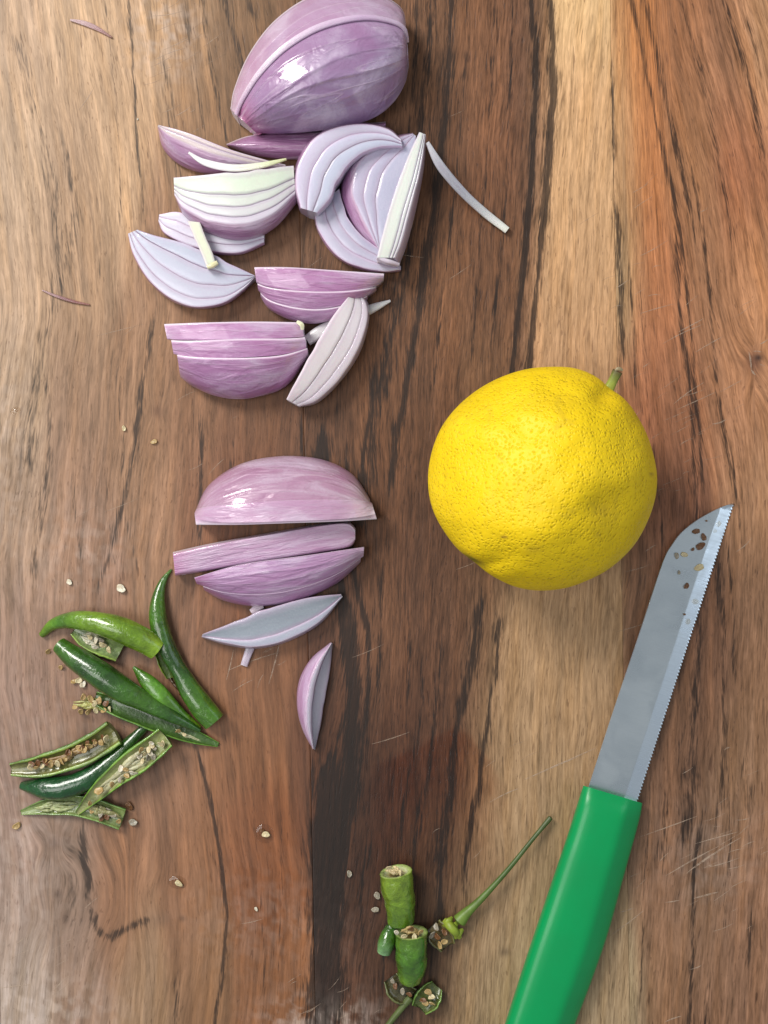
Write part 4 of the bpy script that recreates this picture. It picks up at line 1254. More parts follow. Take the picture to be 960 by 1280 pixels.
# ------------------------------------------------------------------ knife
def make_knife():
    root = thing("kitchen_knife", "serrated kitchen knife with green plastic handle, seeds stuck to its steel blade", "knife", (790, 960, 0))
    E0, E1 = np.array([797., 1003.]), np.array([918.5, 628.5])
    L = np.linalg.norm(E1 - E0)
    d = (E1 - E0) / L
    pv = np.array([d[1], -d[0]])      # towards the spine
    sp = rail([(733, 990), (736, 982), (765, 893), (800, 788), (822, 720), (831, 695), (838, 683), (850, 667), (868, 652), (890, 639), (905, 632.5), (918, 629)], 400)
    al = (sp - E0) @ d
    wd = (sp - E0) @ pv
    if wd.mean() < 0:
        pv = -pv
        wd = -wd
    s_ext = -40.0
    teeth = 92
    ss = np.concatenate([np.linspace(s_ext, 0, 6, endpoint=False), np.linspace(0, L - 1.0, teeth * 6)])
    w = np.interp(ss, al, wd)
    w[-1] = max(w[-1], .6)
    ph = (ss / L * teeth) % 1.0
    tooth = np.where(ss > 0, 1.7 * np.abs(np.sin(np.pi * ph)) ** .8, 0)
    hm = 19 - 16.5 * np.clip(ss / L, -.1, 1)
    th = 2.0
    bev = np.minimum(15.0 + 1.5 * (1 - ss / L), w * .93)
    rows = []
    n = len(ss)
    ctr = E0 + ss[:, None] * d
    tk = np.minimum(tooth, w * .3)
    ed = ctr + pv * tk[:, None]
    bl = ctr + pv * bev[:, None]
    spn = ctr + pv * w[:, None]
    spi = ctr + pv * np.maximum(w - .9, bev + (w - bev) * .6)[:, None]

    def put(xy, h):
        rows.append(PA(np.concatenate([xy, h[:, None]], 1)))
    e2 = ctr + pv * np.minimum(2.6, w * .32)[:, None]
    put(ed, hm - 1.3)
    put(e2, hm - .9)
    put(lerp(bl, e2, .5), hm + .42)
    bl2 = lerp(bl, spn, .03)
    put(bl, hm + th - .25)
    put(bl2, hm + th - .05)
    mids = [lerp(bl2, spi, q) for q in (.25, .5, .75)]
    for m_ in mids:
        put(m_, hm + th)
    put(spi, hm + th)
    put(spn, hm + th - .8)
    put(spn, hm - th)
    put(bl, hm - th)
    S = np.stack(rows, 1)
    C = np.tile(np.array([.66, .73, .77, 1]), S.shape[:2] + (1,))
    C[:, :4, :3] = (.80, .90, 1.0)
    G = np.stack([np.repeat((ss * .01)[:, None], S.shape[1], 1), np.repeat(np.arange(S.shape[1])[None] * .05, n, 0), np.zeros(S.shape[:2])], -1)
    mb = MB()
    mb.loft(S, C, G)
    bl_o = mb.build("blade", M_STEEL, root)
    me = bl_o.data
    # crisp bevel line
    bl_o.data.set_sharp_from_angle(angle=math.radians(3.0))
    # handle
    n = 60
    u = np.linspace(0, 1, n)
    Lr = rail([(729, 982), (720, 1010), (710, 1042), (687, 1110), (660, 1190), (631, 1280), (606, 1360), (592, 1432)], n)
    Rr = rail([(803, 1004), (799, 1026), (780, 1095), (760, 1167), (740, 1225), (719, 1280), (690, 1356), (660, 1432)], n)
    ring, cols = [], []
    # section: flat top, rounded left shoulder, long chamfer on the right
    sec = [(-.90, -1), (-.3, -1), (.3, -1), (.88, -1), (.97, -.86), (1, -.6), (1, -.1), (.99, .12), (.95, .24), (.76, .56), (.60, .82), (.52, .92), (.42, .985), (.30, 1.0),
           (0, 1.02), (-.35, 1.0), (-.58, .97), (-.74, .88), (-.86, .72), (-.94, .48), (-.985, .2), (-1, -.1), (-1, -.6), (-.97, -.86)]
    ca = np.array([q[0] for q in sec])
    sa = np.array([q[1] for q in sec])
    mm = len(sec)
    S = []
    for i in range(n):
        sh = min(1.0, (i / 2.0) * .5 + .84) if i < 3 else 1.0
        if i > n - 8:
            sh = max(.12, math.sqrt(max(0, 1 - ((i - (n - 8)) / 7.2) ** 2)))
        c = (Lr[i] + Rr[i]) / 2
        hw = (Rr[i] - Lr[i]) / 2 * (sh if i > 5 else 1)
        hh = 20 * (sh if i > 5 else (.60, .80, .93, .99, 1, 1)[i]) * (1 + .12 * math.sin(u[i] * 3))
        pts = []
        for j in range(mm):
            xy = c + hw * ca[j]
            h = 22 + hh * sa[j]
            pts.append((xy[0], xy[1], h))
        S.append(PA(np.array(pts)))
    mb = MB()
    mb.loft(np.array(S), np.array([0, .3, .13, 1.0]))
    mb.build("handle", M_GREEN, root)
    return root, (E0, d, pv, L)


knife, KN = make_knife()

# ------------------------------------------------------------------ chillies
GR = "pieces of cut green chilli"
G_LIGHT, G_MID, G_DARK, G_DEEP = lin((98, 130, 28)), lin((62, 102, 26)), lin((42, 78, 25)), lin((24, 68, 32))
G_PALE, G_PITH, G_IN = lin((168, 186, 112)), lin((190, 196, 150)), lin((104, 128, 58))
S_TAN, S_PALE, S_BROWN, S_WHITE = lin((178, 154, 104)), lin((204, 194, 156)), lin((112, 78, 48)), lin((216, 212, 194))


def frame(pts, n):
    R = rail(pts, n)
    Wd = PA(R)
    T = np.gradient(Wd, axis=0)
    T /= np.linalg.norm(T, axis=1)[:, None]
    S = np.cross(T, [0, 0, 1])
    S /= np.linalg.norm(S, axis=1)[:, None]
    return R, Wd, T, S, np.cross(S, T)


def tube(parent, name, pts, rad, cols, zb=0.0, n=40, m=18, lump=.05, caps=(True, True), cut=(False, False), sq=1.0, seed=1, mat=M_CHILLI):
    """round pod piece resting on zb; cut ends get a rim, pale wall and recessed core"""
    u = np.linspace(0, 1, n)
    r = sprof(rad, u)
    p = rail([(q[0], q[1], (q[2] if len(q) > 2 else 0)) for q in pts], n)
    p[:, 2] += zb + r * sq
    Wd = PA(p)
    T = np.gradient(Wd, axis=0)
    T /= np.linalg.norm(T, axis=1)[:, None]
    S = np.cross(T, [0, 0, 1])
    S /= np.linalg.norm(S, axis=1)[:, None]
    U = np.cross(S, T)
    a = np.linspace(0, 2 * np.pi, m, endpoint=False)
    lum = 1 + lump * 3 * (fbm(u[:, None] * 5 + seed * 3.1, np.cos(a)[None] * 1.2 + np.sin(a)[None] * .7 + seed, seed) - .5)
    ring = Wd[:, None] + (S[:, None] * np.cos(a)[None, :, None] + U[:, None] * np.sin(a)[None, :, None] * sq) * (r[:, None] * lum * PX)[..., None]
    c = np.asarray(cols, float)
    if c.ndim == 1:
        c = c[None].repeat(2, 0)
    cc = np.stack([np.interp(u, np.linspace(0, 1, len(c)), c[:, q]) for q in range(3)] + [np.ones(n)], 1)
    C = np.repeat(cc[:, None], m, 1)
    mb = MB()
    mb.loft(ring, C, cap=False)
    ends = []
    for e, (i, sgn) in enumerate(((0, -1), (n - 1, 1))):
        if cut[e]:
            base = ring[i]
            ctr = Wd[i]
            R2 = [base]
            K = [cc[i]]
            for sc_, off, col in ((.93, .5, lerp(G_PALE, cc[i][:3], .3)), (.78, .3, G_PALE), (.70, -1.8, G_PITH), (.4, -3.0, lin((150, 140, 84)))):
                R2.append(ctr + (base - ctr) * sc_ + T[i] * sgn * off * PX)
                K.append(np.append(col, .3))
            mb.loft(np.array(R2), np.repeat(np.array(K)[:, None], m, 1), cap=False)
            last = R2[-1]
            mb.add(np.vstack([last, last.mean(0)]), [(j, (j + 1) % m, m) for j in range(m)], lin((120, 104, 60)))
        else:
            mb.add(np.vstack([ring[i], ring[i].mean(0) + T[i] * sgn * r[i] * .5 * PX]), [(j, (j + 1) % m, m) for j in range(m)], cc[i])
    return mb.build(name, mat, parent)


def halfpod(parent, name, pts, w, outcol, incol, zb=0.0, depth=.95, roll=0.0, n=40, wall=.2, seed=2, rimcol=None, ragged=.09, inner=.5):
    """split pod, open side up: wall with thickness"""
    u = np.linspace(0, 1, n)
    R = rail([(q[0], q[1], (q[2] if len(q) > 2 else 0)) for q in pts], n)
    ww = sprof(w, u)
    R[:, 2] += zb + ww * depth * .95 + 1.0
    Wd = PA(R)
    T = np.gradient(Wd, axis=0)
    T /= np.linalg.norm(T, axis=1)[:, None]
    S = np.cross(T, [0, 0, 1])
    S /= np.linalg.norm(S, axis=1)[:, None]
    U = np.cross(S, T)
    rl = math.radians(roll)
    S, U = S * math.cos(rl) + U * math.sin(rl), U * math.cos(rl) - S * math.sin(rl)
    mo, mi = 14, 12
    prof_ = []
    for a in np.linspace(math.pi, 2 * math.pi, mo):
        prof_.append((math.cos(a), math.sin(a) * depth, 0))
    prof_.append((1 - wall * .3, .10, 1))
    prof_.append((1 - wall * .9, .06, 2))
    for a in np.linspace(2 * math.pi, math.pi, mi):
        prof_.append((math.cos(a) * (1 - wall), math.sin(a) * (depth - wall) * inner, 3))
    prof_.append((-1 + wall * .9, .06, 2))
    prof_.append((-1 + wall * .3, .10, 1))
    rimcol = G_PALE if rimcol is None else rimcol
    cm = {0: outcol, 1: lerp(outcol, rimcol, .5), 2: rimcol, 3: incol}
    ring, col = [], []
    for (ax, ay, kd) in prof_:
        j = (1 + ragged * 2 * (fbm(u * 9 + ax * 2, u * 0 + ay * 3, seed) - .5)) * ww
        ring.append(Wd + S * (ax * j * PX)[:, None] + U * (ay * j * PX)[:, None])
        col.append(np.tile(np.append(cm[kd], 1.0 if kd == 0 else .2), (n, 1)))
    mb = MB()
    mb.loft(np.stack(ring, 1), np.stack(col, 1), capcol=np.append(lerp(outcol, rimcol, .6), .3))
    return mb.build(name, M_CHILLI, parent)


def seed_mesh(name, col, sz=4.6, flat=.2, seed=1):
    m = 16
    mb = MB()
    r3 = random.Random(seed)
    ph = [r3.uniform(0, 6.3) for _ in range(3)]
    a = np.linspace(0, 2 * np.pi, m, endpoint=False)
    out = 1 + .16 * np.cos(a) + .10 * np.cos(2 * a + ph[0]) + .07 * np.cos(3 * a + ph[1]) + .05 * np.cos(5 * a + ph[2])
    warp = .16 * np.sin(2 * a + ph[1])
    rows, cols = [], []
    for rr, z, k in ((.05, -.45, .9), (.6, -.75, .9), (.95, -.5, .8), (1.04, 0, .75), (.97, .62, 1.0), (.8, .8, 1.08), (.6, .42, 1.0), (.3, .5, .95), (.05, .6, .95)):
        rows.append(np.stack([np.cos(a) * rr * out * sz, np.sin(a) * rr * out * sz * .78, (z * flat + warp * rr * .8) * sz], 1))
        cols.append(np.tile(np.append(np.asarray(col) * k, 1.0), (m, 1)))
    mb.loft(np.array(rows) * PX, np.array(cols))
    o = mb.build(name, M_SEED)
    COL.objects.unlink(o)
    return o


SEEDS = {k: [seed_mesh("seed", c, 4.9, .22, s) for s in (1, 2, 3)] for k, c in
         (("tan", S_TAN), ("pale", S_PALE), ("brown", S_BROWN), ("white", S_WHITE), ("grey", lin((150, 146, 132))))}


def seed(parent, kind, x, y, h, s=1.0, rz=None, tilt=None, name="seed"):
    o = rnd.choice(SEEDS[kind]).copy()
    o.name = name
    COL.objects.link(o)
    o.location = P(x, y, h)
    s *= rnd.uniform(.78, 1.0)
    o.scale = (s, s, s)
    o.rotation_euler = (rnd.uniform(-.9, .9) if tilt is None else tilt, rnd.uniform(-.7, .7) if tilt is None else tilt * .5, rnd.uniform(0, 6.3) if rz is None else rz)
    if parent:
        o.parent = parent
        o.matrix_parent_inverse = parent_inv(parent)
    return o


def pith(parent, pts, w, col, seed_=3, name="pith", th=.7, strands=9):
    """bundle of irregular fibrous strands following pts"""
    r4 = random.Random(seed_)
    R = rail([(q[0], q[1], q[2] if len(q) > 2 else 0) for q in pts], 60)
    T = np.gradient(R[:, :2], axis=0)
    T /= np.linalg.norm(T, axis=1)[:, None]
    Nn = np.stack([-T[:, 1], T[:, 0]], 1)
    ww = sprof(w, np.linspace(0, 1, 60))
    mb = MB()
    m = 8
    a = np.linspace(0, 2 * np.pi, m, endpoint=False)
    for k in range(strands):
        i0 = int(r4.uniform(0, .45) * 59) if k else 2
        i1 = int(min(59, i0 + r4.uniform(.3, .75) * 59)) if k else 57
        idx = np.linspace(i0, i1, 18)
        ii = np.arange(60)
        off = (r4.uniform(-.75, .75) if k else 0) + .3 * np.sin(idx / 7 + r4.uniform(0, 6))
        c = np.stack([np.interp(idx, ii, R[:, q]) for q in range(3)], 1)
        nn = np.stack([np.interp(idx, ii, Nn[:, q]) for q in range(2)], 1)
        wv = np.interp(idx, ii, ww)
        c[:, :2] += nn * (off * wv)[:, None]
        rad = wv * r4.uniform(.22, .42) * np.sin(np.pi * np.linspace(.06, .96, 18)) ** .5 * (.7 + .6 * vn(idx / 2.2, idx * 0 + k, seed_))
        c[:, 2] += rad * th + r4.uniform(0, 2.5)
        Wd = PA(c)
        N3 = np.stack([nn[:, 0], -nn[:, 1], nn[:, 0] * 0], 1)
        ring = Wd[:, None] + N3[:, None] * (np.cos(a)[None] * rad[:, None] * PX)[..., None] + np.array([0, 0, 1.])[None, None] * (np.sin(a)[None] * rad[:, None] * th * PX)[..., None]
        cc = np.asarray(col) * r4.uniform(.75, 1.15)
        mb.loft(ring, np.tile(np.append(cc, .3), (18, m, 1)))
    return mb.build(name, M_SEED, parent)


def chilli(label, at, name="chilli_piece"):
    return thing(name, label, "chilli piece", at, GR)


# C3 bent pod
t = chilli("bent green chilli piece whose curved tip touches the narrow onion slice", (225, 810, 0))
tube(t, "pod", [(214, 712), (203, 728), (197, 752), (198, 778), (208, 808), (228, 845), (248, 878), (268, 902)], [1.5, 6, 10, 12, 12, 11, 13.5, 15, 14], [G_MID, G_MID, G_MID, G_DARK, G_DARK, G_MID, G_MID],
     cut=(False, True), lump=.09, seed=3, n=60)
# dark scraps between
t = chilli("small dark green scrap caught between the light pod and the bent one", (206, 830, 0))
halfpod(t, "pod", [(197, 812), (205, 828), (212, 848)], [6, 8, 4], G_DARK, lin((70, 90, 30)), zb=0, seed=9, rimcol=lin((130, 150, 40)))
t = thing("chilli_pith", "dark brown wet chilli pith beside the bent green pod", "chilli pith", (230, 860, 0), GR)
pith(t, [(214, 842), (224, 858), (238, 876), (250, 898)], [4, 7, 8, 6, 3], lin((74, 54, 36)), 5, "pith_strand")
seed(t, "brown", 228, 868, 12, 1.0)
seed(t, "brown", 222, 852, 11, .8)
seed(t, "grey", 240, 886, 12, .8)

# C2 lower half with bare seed cluster
t = chilli("long split dark chilli with a bare cluster of tan seeds at its left end", (180, 900, 0))
halfpod(t, "pod", [(118, 872), (150, 884), (195, 902), (235, 918), (273, 931)], [8, 13, 13, 12, 9, 3], G_DARK, lin((62, 92, 36)), zb=0, seed=4, rimcol=lin((100, 140, 44)), roll=14)
pith(t, [(90, 876, 4), (108, 879, 4), (128, 884, 4), (150, 890, 4)], [5, 7, 7, 5, 3], lin((184, 186, 112)), 7)
for x, y, k in ((93, 884, "tan"), (101, 889, "tan"), (110, 890, "tan"), (120, 889, "pale"), (129, 888, "tan"), (113, 873, "tan"), (124, 875, "tan"), (133, 879, "brown"), (137, 886, "pale"), (104, 872, "tan"), (118, 880, "pale")):
    seed(t, k, x, y, 12, 1.0)
pith(t, [(216, 912, 6), (235, 922, 5), (258, 928, 2)], [2, 3.5, 3, 1.5], lin((190, 196, 156)), 8)
seed(t, "tan", 222, 914, 13, .9)
seed(t, "pale", 230, 918, 13, .8)
# C2 upper pod
t = chilli("thick dark green chilli pod slanting across the middle of the left pile", (150, 860, 10))
tube(t, "pod", [(74, 806, 0), (94, 822, 2), (128, 845, 5), (165, 869, 8), (205, 890, 10), (250, 913, 8)], [10, 15, 17, 15, 11, 8, 3], [G_MID, G_DARK, G_DARK, G_MID, G_DARK, G_DARK], cut=(True, False), lump=.07, seed=6, n=56)
for x, y, k in ((60, 814, "tan"), (76, 834, "tan"), (98, 851, "pale"), (104, 855, "white"), (92, 852, "tan")):
    o = seed(None, k, x, y, 3, 1.05, name="chilli_seed")
    tag(o, {60: "tan seed left of the thick dark pod's cut end", 76: "angular tan seed under the thick dark pod's left end", 98: "pale seed beneath the thick dark pod, nearest its middle of three",
            104: "white seed beneath the thick dark pod, rightmost there", 92: "tan seed beneath the thick dark pod, left of the pale and white ones"}[x], "chilli seed", "loose chilli seeds")
# C1b inner half
t = chilli("short open chilli half full of pale pith under the light green pod", (120, 805, 0))
halfpod(t, "pod", [(92, 786), (108, 796), (130, 806), (150, 816)], [9, 15, 16, 13], G_DARK, lin((120, 140, 84)), zb=0, seed=5, rimcol=lin((140, 166, 70)), roll=-8)
pith(t, [(102, 792, 8), (120, 802, 8), (140, 812, 8)], [4, 7, 7, 4], lin((206, 206, 182)), 9, strands=12)
for x, y, k in ((112, 796, "pale"), (120, 800, "white"), (128, 806, "pale"), (118, 808, "white"), (136, 812, "pale"), (126, 800, "grey")):
    seed(t, k, x, y, 17, 1.0, tilt=.5)
# C1 light pod
t = chilli("light green curved chilli pod with a pointed left tip, topmost of the left pile", (130, 785, 15))
tube(t, "pod", [(52, 794, 0), (68, 780, 2), (95, 775, 8), (125, 779, 12), (155, 789, 12), (180, 801, 8), (196, 812, 4)], [4, 8, 11.5, 14, 16, 16, 14], [G_LIGHT, G_MID, G_LIGHT, G_LIGHT, G_LIGHT, lin((128, 160, 44))],
     zb=0, cut=(False, True), lump=.05, seed=8, n=56)
# C4 leaf-shaped
t = chilli("small leaf shaped bright green chilli slice leaning on the thick pod", (208, 875, 10))
tube(t, "pod", [(167, 834, 8), (182, 850, 9), (205, 874, 9), (228, 896, 6), (248, 911, 3)], [2, 9, 11.5, 10, 8, 5], [G_MID, lin((76, 122, 32)), lin((80, 126, 34)), G_MID, G_LIGHT], zb=0, sq=.7, lump=.06, seed=11, cut=(False, True))

# lower cluster: D2, D1, D4, D3
t = chilli("glossy dark green whole chilli pod curving through the lower left pile", (100, 960, 0))
tube(t, "pod", [(27, 982), (45, 984), (75, 985), (105, 976), (135, 955), (160, 930), (182, 908)], [5, 12, 14.5, 14, 12, 10, 8, 5.5], [G_DEEP, G_DEEP, G_DEEP, G_DARK, G_DARK], lump=.08, seed=12, n=60)
t = chilli("open chilli half packed with brown seeds, upper left of the lower pile", (75, 945, 12))
halfpod(t, "pod", [(13, 962), (45, 959), (80, 950), (112, 936), (142, 916)], [8, 14, 16, 17, 17], lin((48, 94, 28)), lin((104, 104, 52)), zb=6, seed=13, rimcol=lin((138, 164, 70)), wall=.3)
pith(t, [(36, 958, 18), (70, 952, 18), (104, 936, 18), (132, 920, 18)], [2, 5, 6, 7, 5], lin((136, 110, 66)), 14, strands=11)
for i in range(26):
    u_ = (i + .5) / 26
    c_ = rail([(36, 958), (70, 951), (104, 937), (136, 920)], 20)[int(u_ * 19)]
    seed(t, rnd.choice(["tan", "tan", "brown", "pale", "brown"]), c_[0] + rnd.uniform(-3, 3), c_[1] + rnd.uniform(-7, 7) * (.5 + .6 * u_), 23 + rnd.uniform(-1, 2), rnd.uniform(.8, 1.15))
t = chilli("flattened open chilli half at the bottom of the lower left pile", (90, 1015, 0))
halfpod(t, "pod", [(26, 1016), (55, 1009), (90, 1007), (120, 1013), (153, 1024)], [3, 10, 13, 14, 14], lin((48, 92, 32)), lin((118, 134, 78)), zb=0, seed=15, rimcol=lin((120, 148, 70)), depth=.7)
pith(t, [(40, 1012, 6), (70, 1007, 7), (100, 1008, 6)], [2, 5, 6, 3], lin((168, 180, 130)), 16)
pith(t, [(100, 1009, 8), (125, 1014, 8), (150, 1024, 8)], [4, 8, 8, 4], lin((150, 150, 104)), 19)
for x, y, k in ((116, 1011, "tan"), (126, 1016, "grey"), (134, 1020, "brown"), (142, 1019, "grey"), (136, 1012, "grey"), (148, 1027, "tan"), (128, 1022, "brown")):
    seed(t, k, x, y, 12, 1.0)
t = chilli("slanting open chilli half showing pale strands, rightmost of the lower left pile", (155, 965, 12))
halfpod(t, "pod", [(96, 1017, -2), (118, 994, 2), (145, 970, 4), (178, 945, 5), (207, 922, 5)], [3, 9, 13, 15.5, 16, 14], lin((62, 108, 28)), lin((130, 136, 84)), zb=10, seed=17, rimcol=lin((122, 158, 52)), wall=.22)
pith(t, [(112, 1002, 14), (140, 976, 20), (172, 950, 22), (200, 930, 22)], [3, 6, 8, 9, 6], lin((186, 186, 150)), 18, strands=12)
for x, y, k, s in ((123, 989, "tan", 1.4), (166, 966, "white", 1.2), (158, 962, "tan", .9), (150, 974, "grey", 1.), (178, 952, "pale", .9), (186, 938, "pale", 1.), (140, 980, "tan", .9), (192, 946, "grey", 1.), (200, 930, "pale", .9), (176, 938, "tan", .9), (112, 1004, "tan", .8)):
    seed(t, k, x, y, 32, s)

def fill(parent, path, n, spread, h, kinds, s0=.7, s1=1.05):
    R_ = rail(path, 40)
    for _ in range(n):
        k_ = rnd.randrange(2, 38)
        seed(parent, rnd.choice(kinds), R_[k_, 0] + rnd.uniform(-spread, spread), R_[k_, 1] + rnd.uniform(-spread, spread), h + rnd.uniform(-2, 2), rnd.uniform(s0, s1))


fill(t, [(150, 970), (180, 947), (204, 926)], 12, 7, 29, ["pale", "tan", "grey", "pale", "white"])
# bottom group: cut stubs, calyxes and stalks
t = chilli("upright pale green chilli stub with a cut top, upper of the bottom pair", (497, 1120, 0), "chilli_stub")
tube(t, "pod", [(494, 1090, 12), (497, 1110, 8), (500, 1133, 4), (502, 1150, 0)], [19.5, 20, 19.5, 18.5, 17.5], [lin((108, 132, 36)), lin((104, 130, 32)), lin((94, 124, 30)), lin((78, 112, 28))], cut=(True, False), lump=.10, seed=21)
pith(t, [(480, 1088, 40), (494, 1087, 42), (506, 1093, 40)], [2, 5, 5, 3], lin((202, 186, 140)), 22)
seed(t, "pale", 487, 1084, 46, 1.0)
seed(t, "pale", 500, 1090, 46, .8)
t = chilli("green chilli stub with seeds at its cut top, lower of the bottom pair", (514, 1200, 0), "chilli_stub")
tube(t, "pod", [(513, 1166, 6), (514, 1185, 4), (514, 1208, 2), (513, 1224, 0)], [20, 19.5, 19, 17.5, 14], [lin((78, 112, 30)), lin((68, 108, 26)), lin((64, 104, 24)), lin((88, 122, 26))], cut=(True, False), lump=.10, seed=23)
pith(t, [(500, 1166, 34), (513, 1164, 37), (526, 1167, 34)], [3, 5, 5, 3], lin((170, 150, 100)), 24)
for x, y, k in ((496, 1166, "white"), (506, 1170, "pale"), (518, 1171, "pale"), (525, 1166, "tan"), (513, 1162, "brown")):
    seed(t, k, x, y, 41, .95)
t = chilli("small glossy green chilli piece wedged left of the two stubs", (483, 1175, 0), "chilli_stub")
tube(t, "pod", [(480, 1190), (484, 1175), (490, 1158)], [9, 11, 10, 7], [lin((120, 160, 110)), G_MID, G_DARK], cut=(True, False), lump=.05, seed=25)
t = thing("chilli_calyx", "brown cut chilli end with seeds, between the stubs and the long stalk", "chilli end", (550, 1170, 0), GR)
halfpod(t, "cap", [(540, 1158), (550, 1170), (560, 1184)], [13, 16, 11], lin((66, 72, 30)), lin((92, 80, 46)), seed=26, rimcol=lin((110, 106, 60)))
for x, y, k in ((545, 1158, "grey"), (556, 1166, "brown"), (546, 1170, "brown"), (556, 1177, "tan"), (550, 1182, "tan"), (541, 1168, "grey")):
    seed(t, k, x, y, 17, 1.05)
t = thing("chilli_stalk", "long thin green chilli stalk with its calyx, beside the green handle", "chilli stalk", (620, 1095, 0), GR)
tube(t, "stalk", [(688, 1022, 6), (665, 1050, 9), (636, 1086, 12), (605, 1120, 12), (582, 1142, 8), (574, 1151, 6)], [3.4, 2.8, 2.7, 2.8, 3.0, 3.4, 4.2, 5.6, 9.5], [lin((70, 84, 44)), lin((66, 86, 38)), lin((70, 94, 40)), lin((84, 110, 44)), lin((104, 132, 48))], lump=.1, seed=27, n=60, m=12, mat=M_STEM)
strip(t, "calyx", [(556, 1150, 10), (566, 1160, 16), (574, 1170, 8)], [3.5, 5.5, 5, 3], [5, 9, 5], [lin((146, 162, 56)), lin((130, 150, 44)), lin((158, 172, 70))], M_STEM, n=16)
for x, y in ((560, 1152), (567, 1158), (573, 1167)):
    strip(t, "calyx_tooth", [(x + 5, y - 5, 12), (x, y, 16), (x - 5, y + 5, 10)], [2, 4, 2.5], [2, 3, 2], lin((140, 160, 52)), M_STEM, n=8)
t = thing("chilli_calyx", "dark cut chilli end with a stalk running off the bottom edge", "chilli end", (500, 1235, 0), GR)
halfpod(t, "cap", [(488, 1222), (500, 1240), (516, 1246)], [10, 15, 11], lin((58, 64, 28)), lin((70, 66, 36)), seed=28, rimcol=lin((96, 100, 52)))
for x, y, k in ((494, 1232, "brown"), (503, 1240, "grey"), (491, 1226, "grey"), (511, 1243, "brown")):
    seed(t, k, x, y, 15, .9)
tube(t, "stalk", [(513, 1247, 5), (502, 1260, 5), (486, 1280, 4), (465, 1308, 4)], [5, 4, 3.6, 3.4], lin((86, 100, 52)), lump=.1, seed=29, n=24, m=10, mat=M_STEM)
t = chilli("small green chilli cup holding tan seeds, lowest in the bottom group", (535, 1248, 0), "chilli_cup")
halfpod(t, "pod", [(524, 1262), (534, 1250), (546, 1232)], [11, 16, 15, 9], lin((52, 86, 28)), lin((74, 84, 36)), seed=30, rimcol=lin((112, 142, 56)), wall=.16)
for x, y, k in ((532, 1254, "tan"), (540, 1246, "pale"), (536, 1240, "tan"), (528, 1250, "brown"), (541, 1255, "tan")):
    seed(t, k, x, y, 16, 1.0)

# loose seeds
LOOSE = [(20, 1033, "tan", 1.25, "tan seed alone at the left edge below the lower pile"), (333, 1043, "pale", 1.1, "glossy pale seed on the reddish wood right of the dark curved vein"),
         (223, 1104, "pale", 1.1, "pale seed on the orange wood below the lower chilli pile"), (152, 736, "white", 1.3, "larger white seed above the light green pod"),
         (87, 728, "white", .9, "small white seed above and left of the light green pod"), (155, 536, "pale", .8, "tiny round seed above the domed wedge, left of the yellow crumb"),
         (193, 552, "tan", .9, "yellow brown crumb above and left of the domed wedge"), (437, 1093, "grey", 1.0, "greyish seed on dark wood left of the upper stub"),
         (320, 1136, "white", .7, "tiny white seed low on the reddish wood"), (167, 1028, "grey", 1.25, "grey wet seed right of the flattened chilli half"),
         (161, 1007, "brown", 1.15, "brown seed just above the grey wet seed, beside the lower pile"), (472, 1120, "grey", 1.1, "grey seed against the upper stub's left side, upper of two"),
         (470, 1137, "grey", 1.15, "grey seed against the upper stub's left side, lower of two"), (327, 1038, "brown", .6, "tiny brown crumb touching the glossy pale seed"),
         (172, 149, "white", .35, "minute white crumb on the thin dark line at upper left")]
for x, y, k, s, lab in LOOSE:
    o = seed(None, k, x, y, 2.2 * s + .3, s, tilt=.15, name="chilli_seed")
    tag(o, lab, "chilli seed", "loose chilli seeds")
E0, d, pv, L = KN
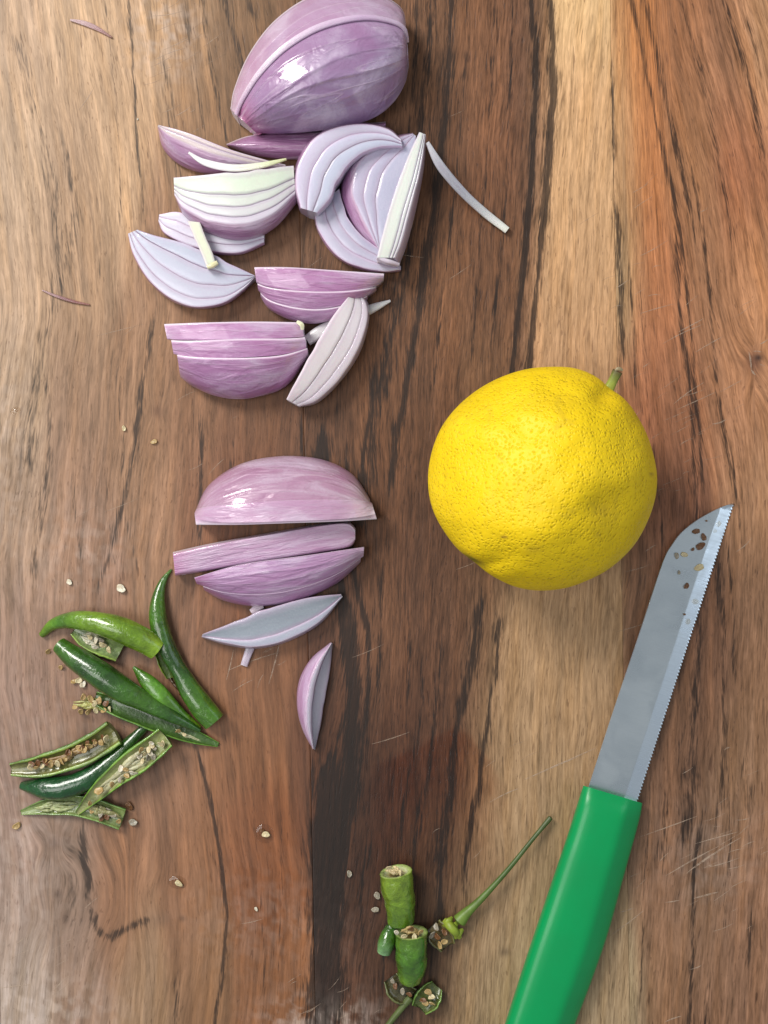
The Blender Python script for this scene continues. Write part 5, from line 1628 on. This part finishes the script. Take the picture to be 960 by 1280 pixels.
for x, y, k, s, lab in [(871, 664, "brown", 1.0, "olive brown seed on the blade, nearest its tip"), (880, 672, "brown", 1.1, "dark brown seed on the blade beside the bright edge band"),
                        (875, 683, "brown", 1.15, "dark brown curved seed on the blade, lower of the dark pair"), (866, 687, "brown", .6, "brown crumb on the blade left of the dark pair"),
                        (846, 694, "grey", .8, "left pale seed on the blade's left side"), (855, 693, "pale", .9, "pale upright seed on the blade, right of the other pale one"),
                        (875, 709, "pale", 1.25, "pale seed lying on the blade's bright edge band"), (858, 733, "brown", .85, "brown pointed seed halfway from the other seeds to mid blade"),
                        (849, 716, "grey", .5, "tiny grey crumb on the blade near its left side"), (856, 768, "brown", .4, "minute dark crumb lowest on the blade"), (883, 651, "brown", .3, "minute crumb at the blade's upper end")]:
    s_ = (np.array([x, y]) - E0) @ d
    h = 19 - 16.5 * s_ / L + 3.2
    o = seed(None, k, x, y, h, s, tilt=.08, name="chilli_seed")
    tag(o, lab, "chilli seed", "seeds stuck to the knife blade")


# drops of juice
def drop(x, y, h, r, label, flat=.5):
    mb = MB()
    n, m = 9, 18
    a = np.linspace(0, 2 * np.pi, m, endpoint=False)
    rows = []
    for q in np.linspace(0, math.pi / 2 - .05, n):
        rr = r * math.cos(q) * (1 + .12 * np.sin(2 * a + x))
        rows.append(np.stack([P(x, y, h)[0] / PX + rr * np.cos(a), P(x, y, h)[1] / PX + rr * np.sin(a) * .85, np.full(m, h + r * flat * math.sin(q))], 1))
    mb.loft(np.array(rows) * PX, np.array([1., 1, 1, 1]))
    o = mb.build("juice_drop", M_DROP)
    tag(o, label, "droplet", "drops of juice")


drop(331, 1042, .25, 13, "flat glossy juice drop around the pale seed on the reddish wood", .10)
drop(222, 1103, .25, 11, "flat glossy juice drop around the pale seed on the orange wood", .10)
drop(19, 514, .3, 6.5, "clear drop on the wood near the left edge, level with the lemon top")
for x, y, r, lab in ((898, 655, 4, "drop on the blade's bright edge band nearest the tip"), (893, 664, 3, "drop on the edge band second from the tip"), (869, 752, 4.5, "largest low drop on the blade's edge band"),
                     (860, 777, 4, "drop on the edge band lowest down the blade")):
    s_ = (np.array([x, y]) - E0) @ d
    drop(x, y, 19 - 16.5 * s_ / L + 1.0, r, lab, .35)
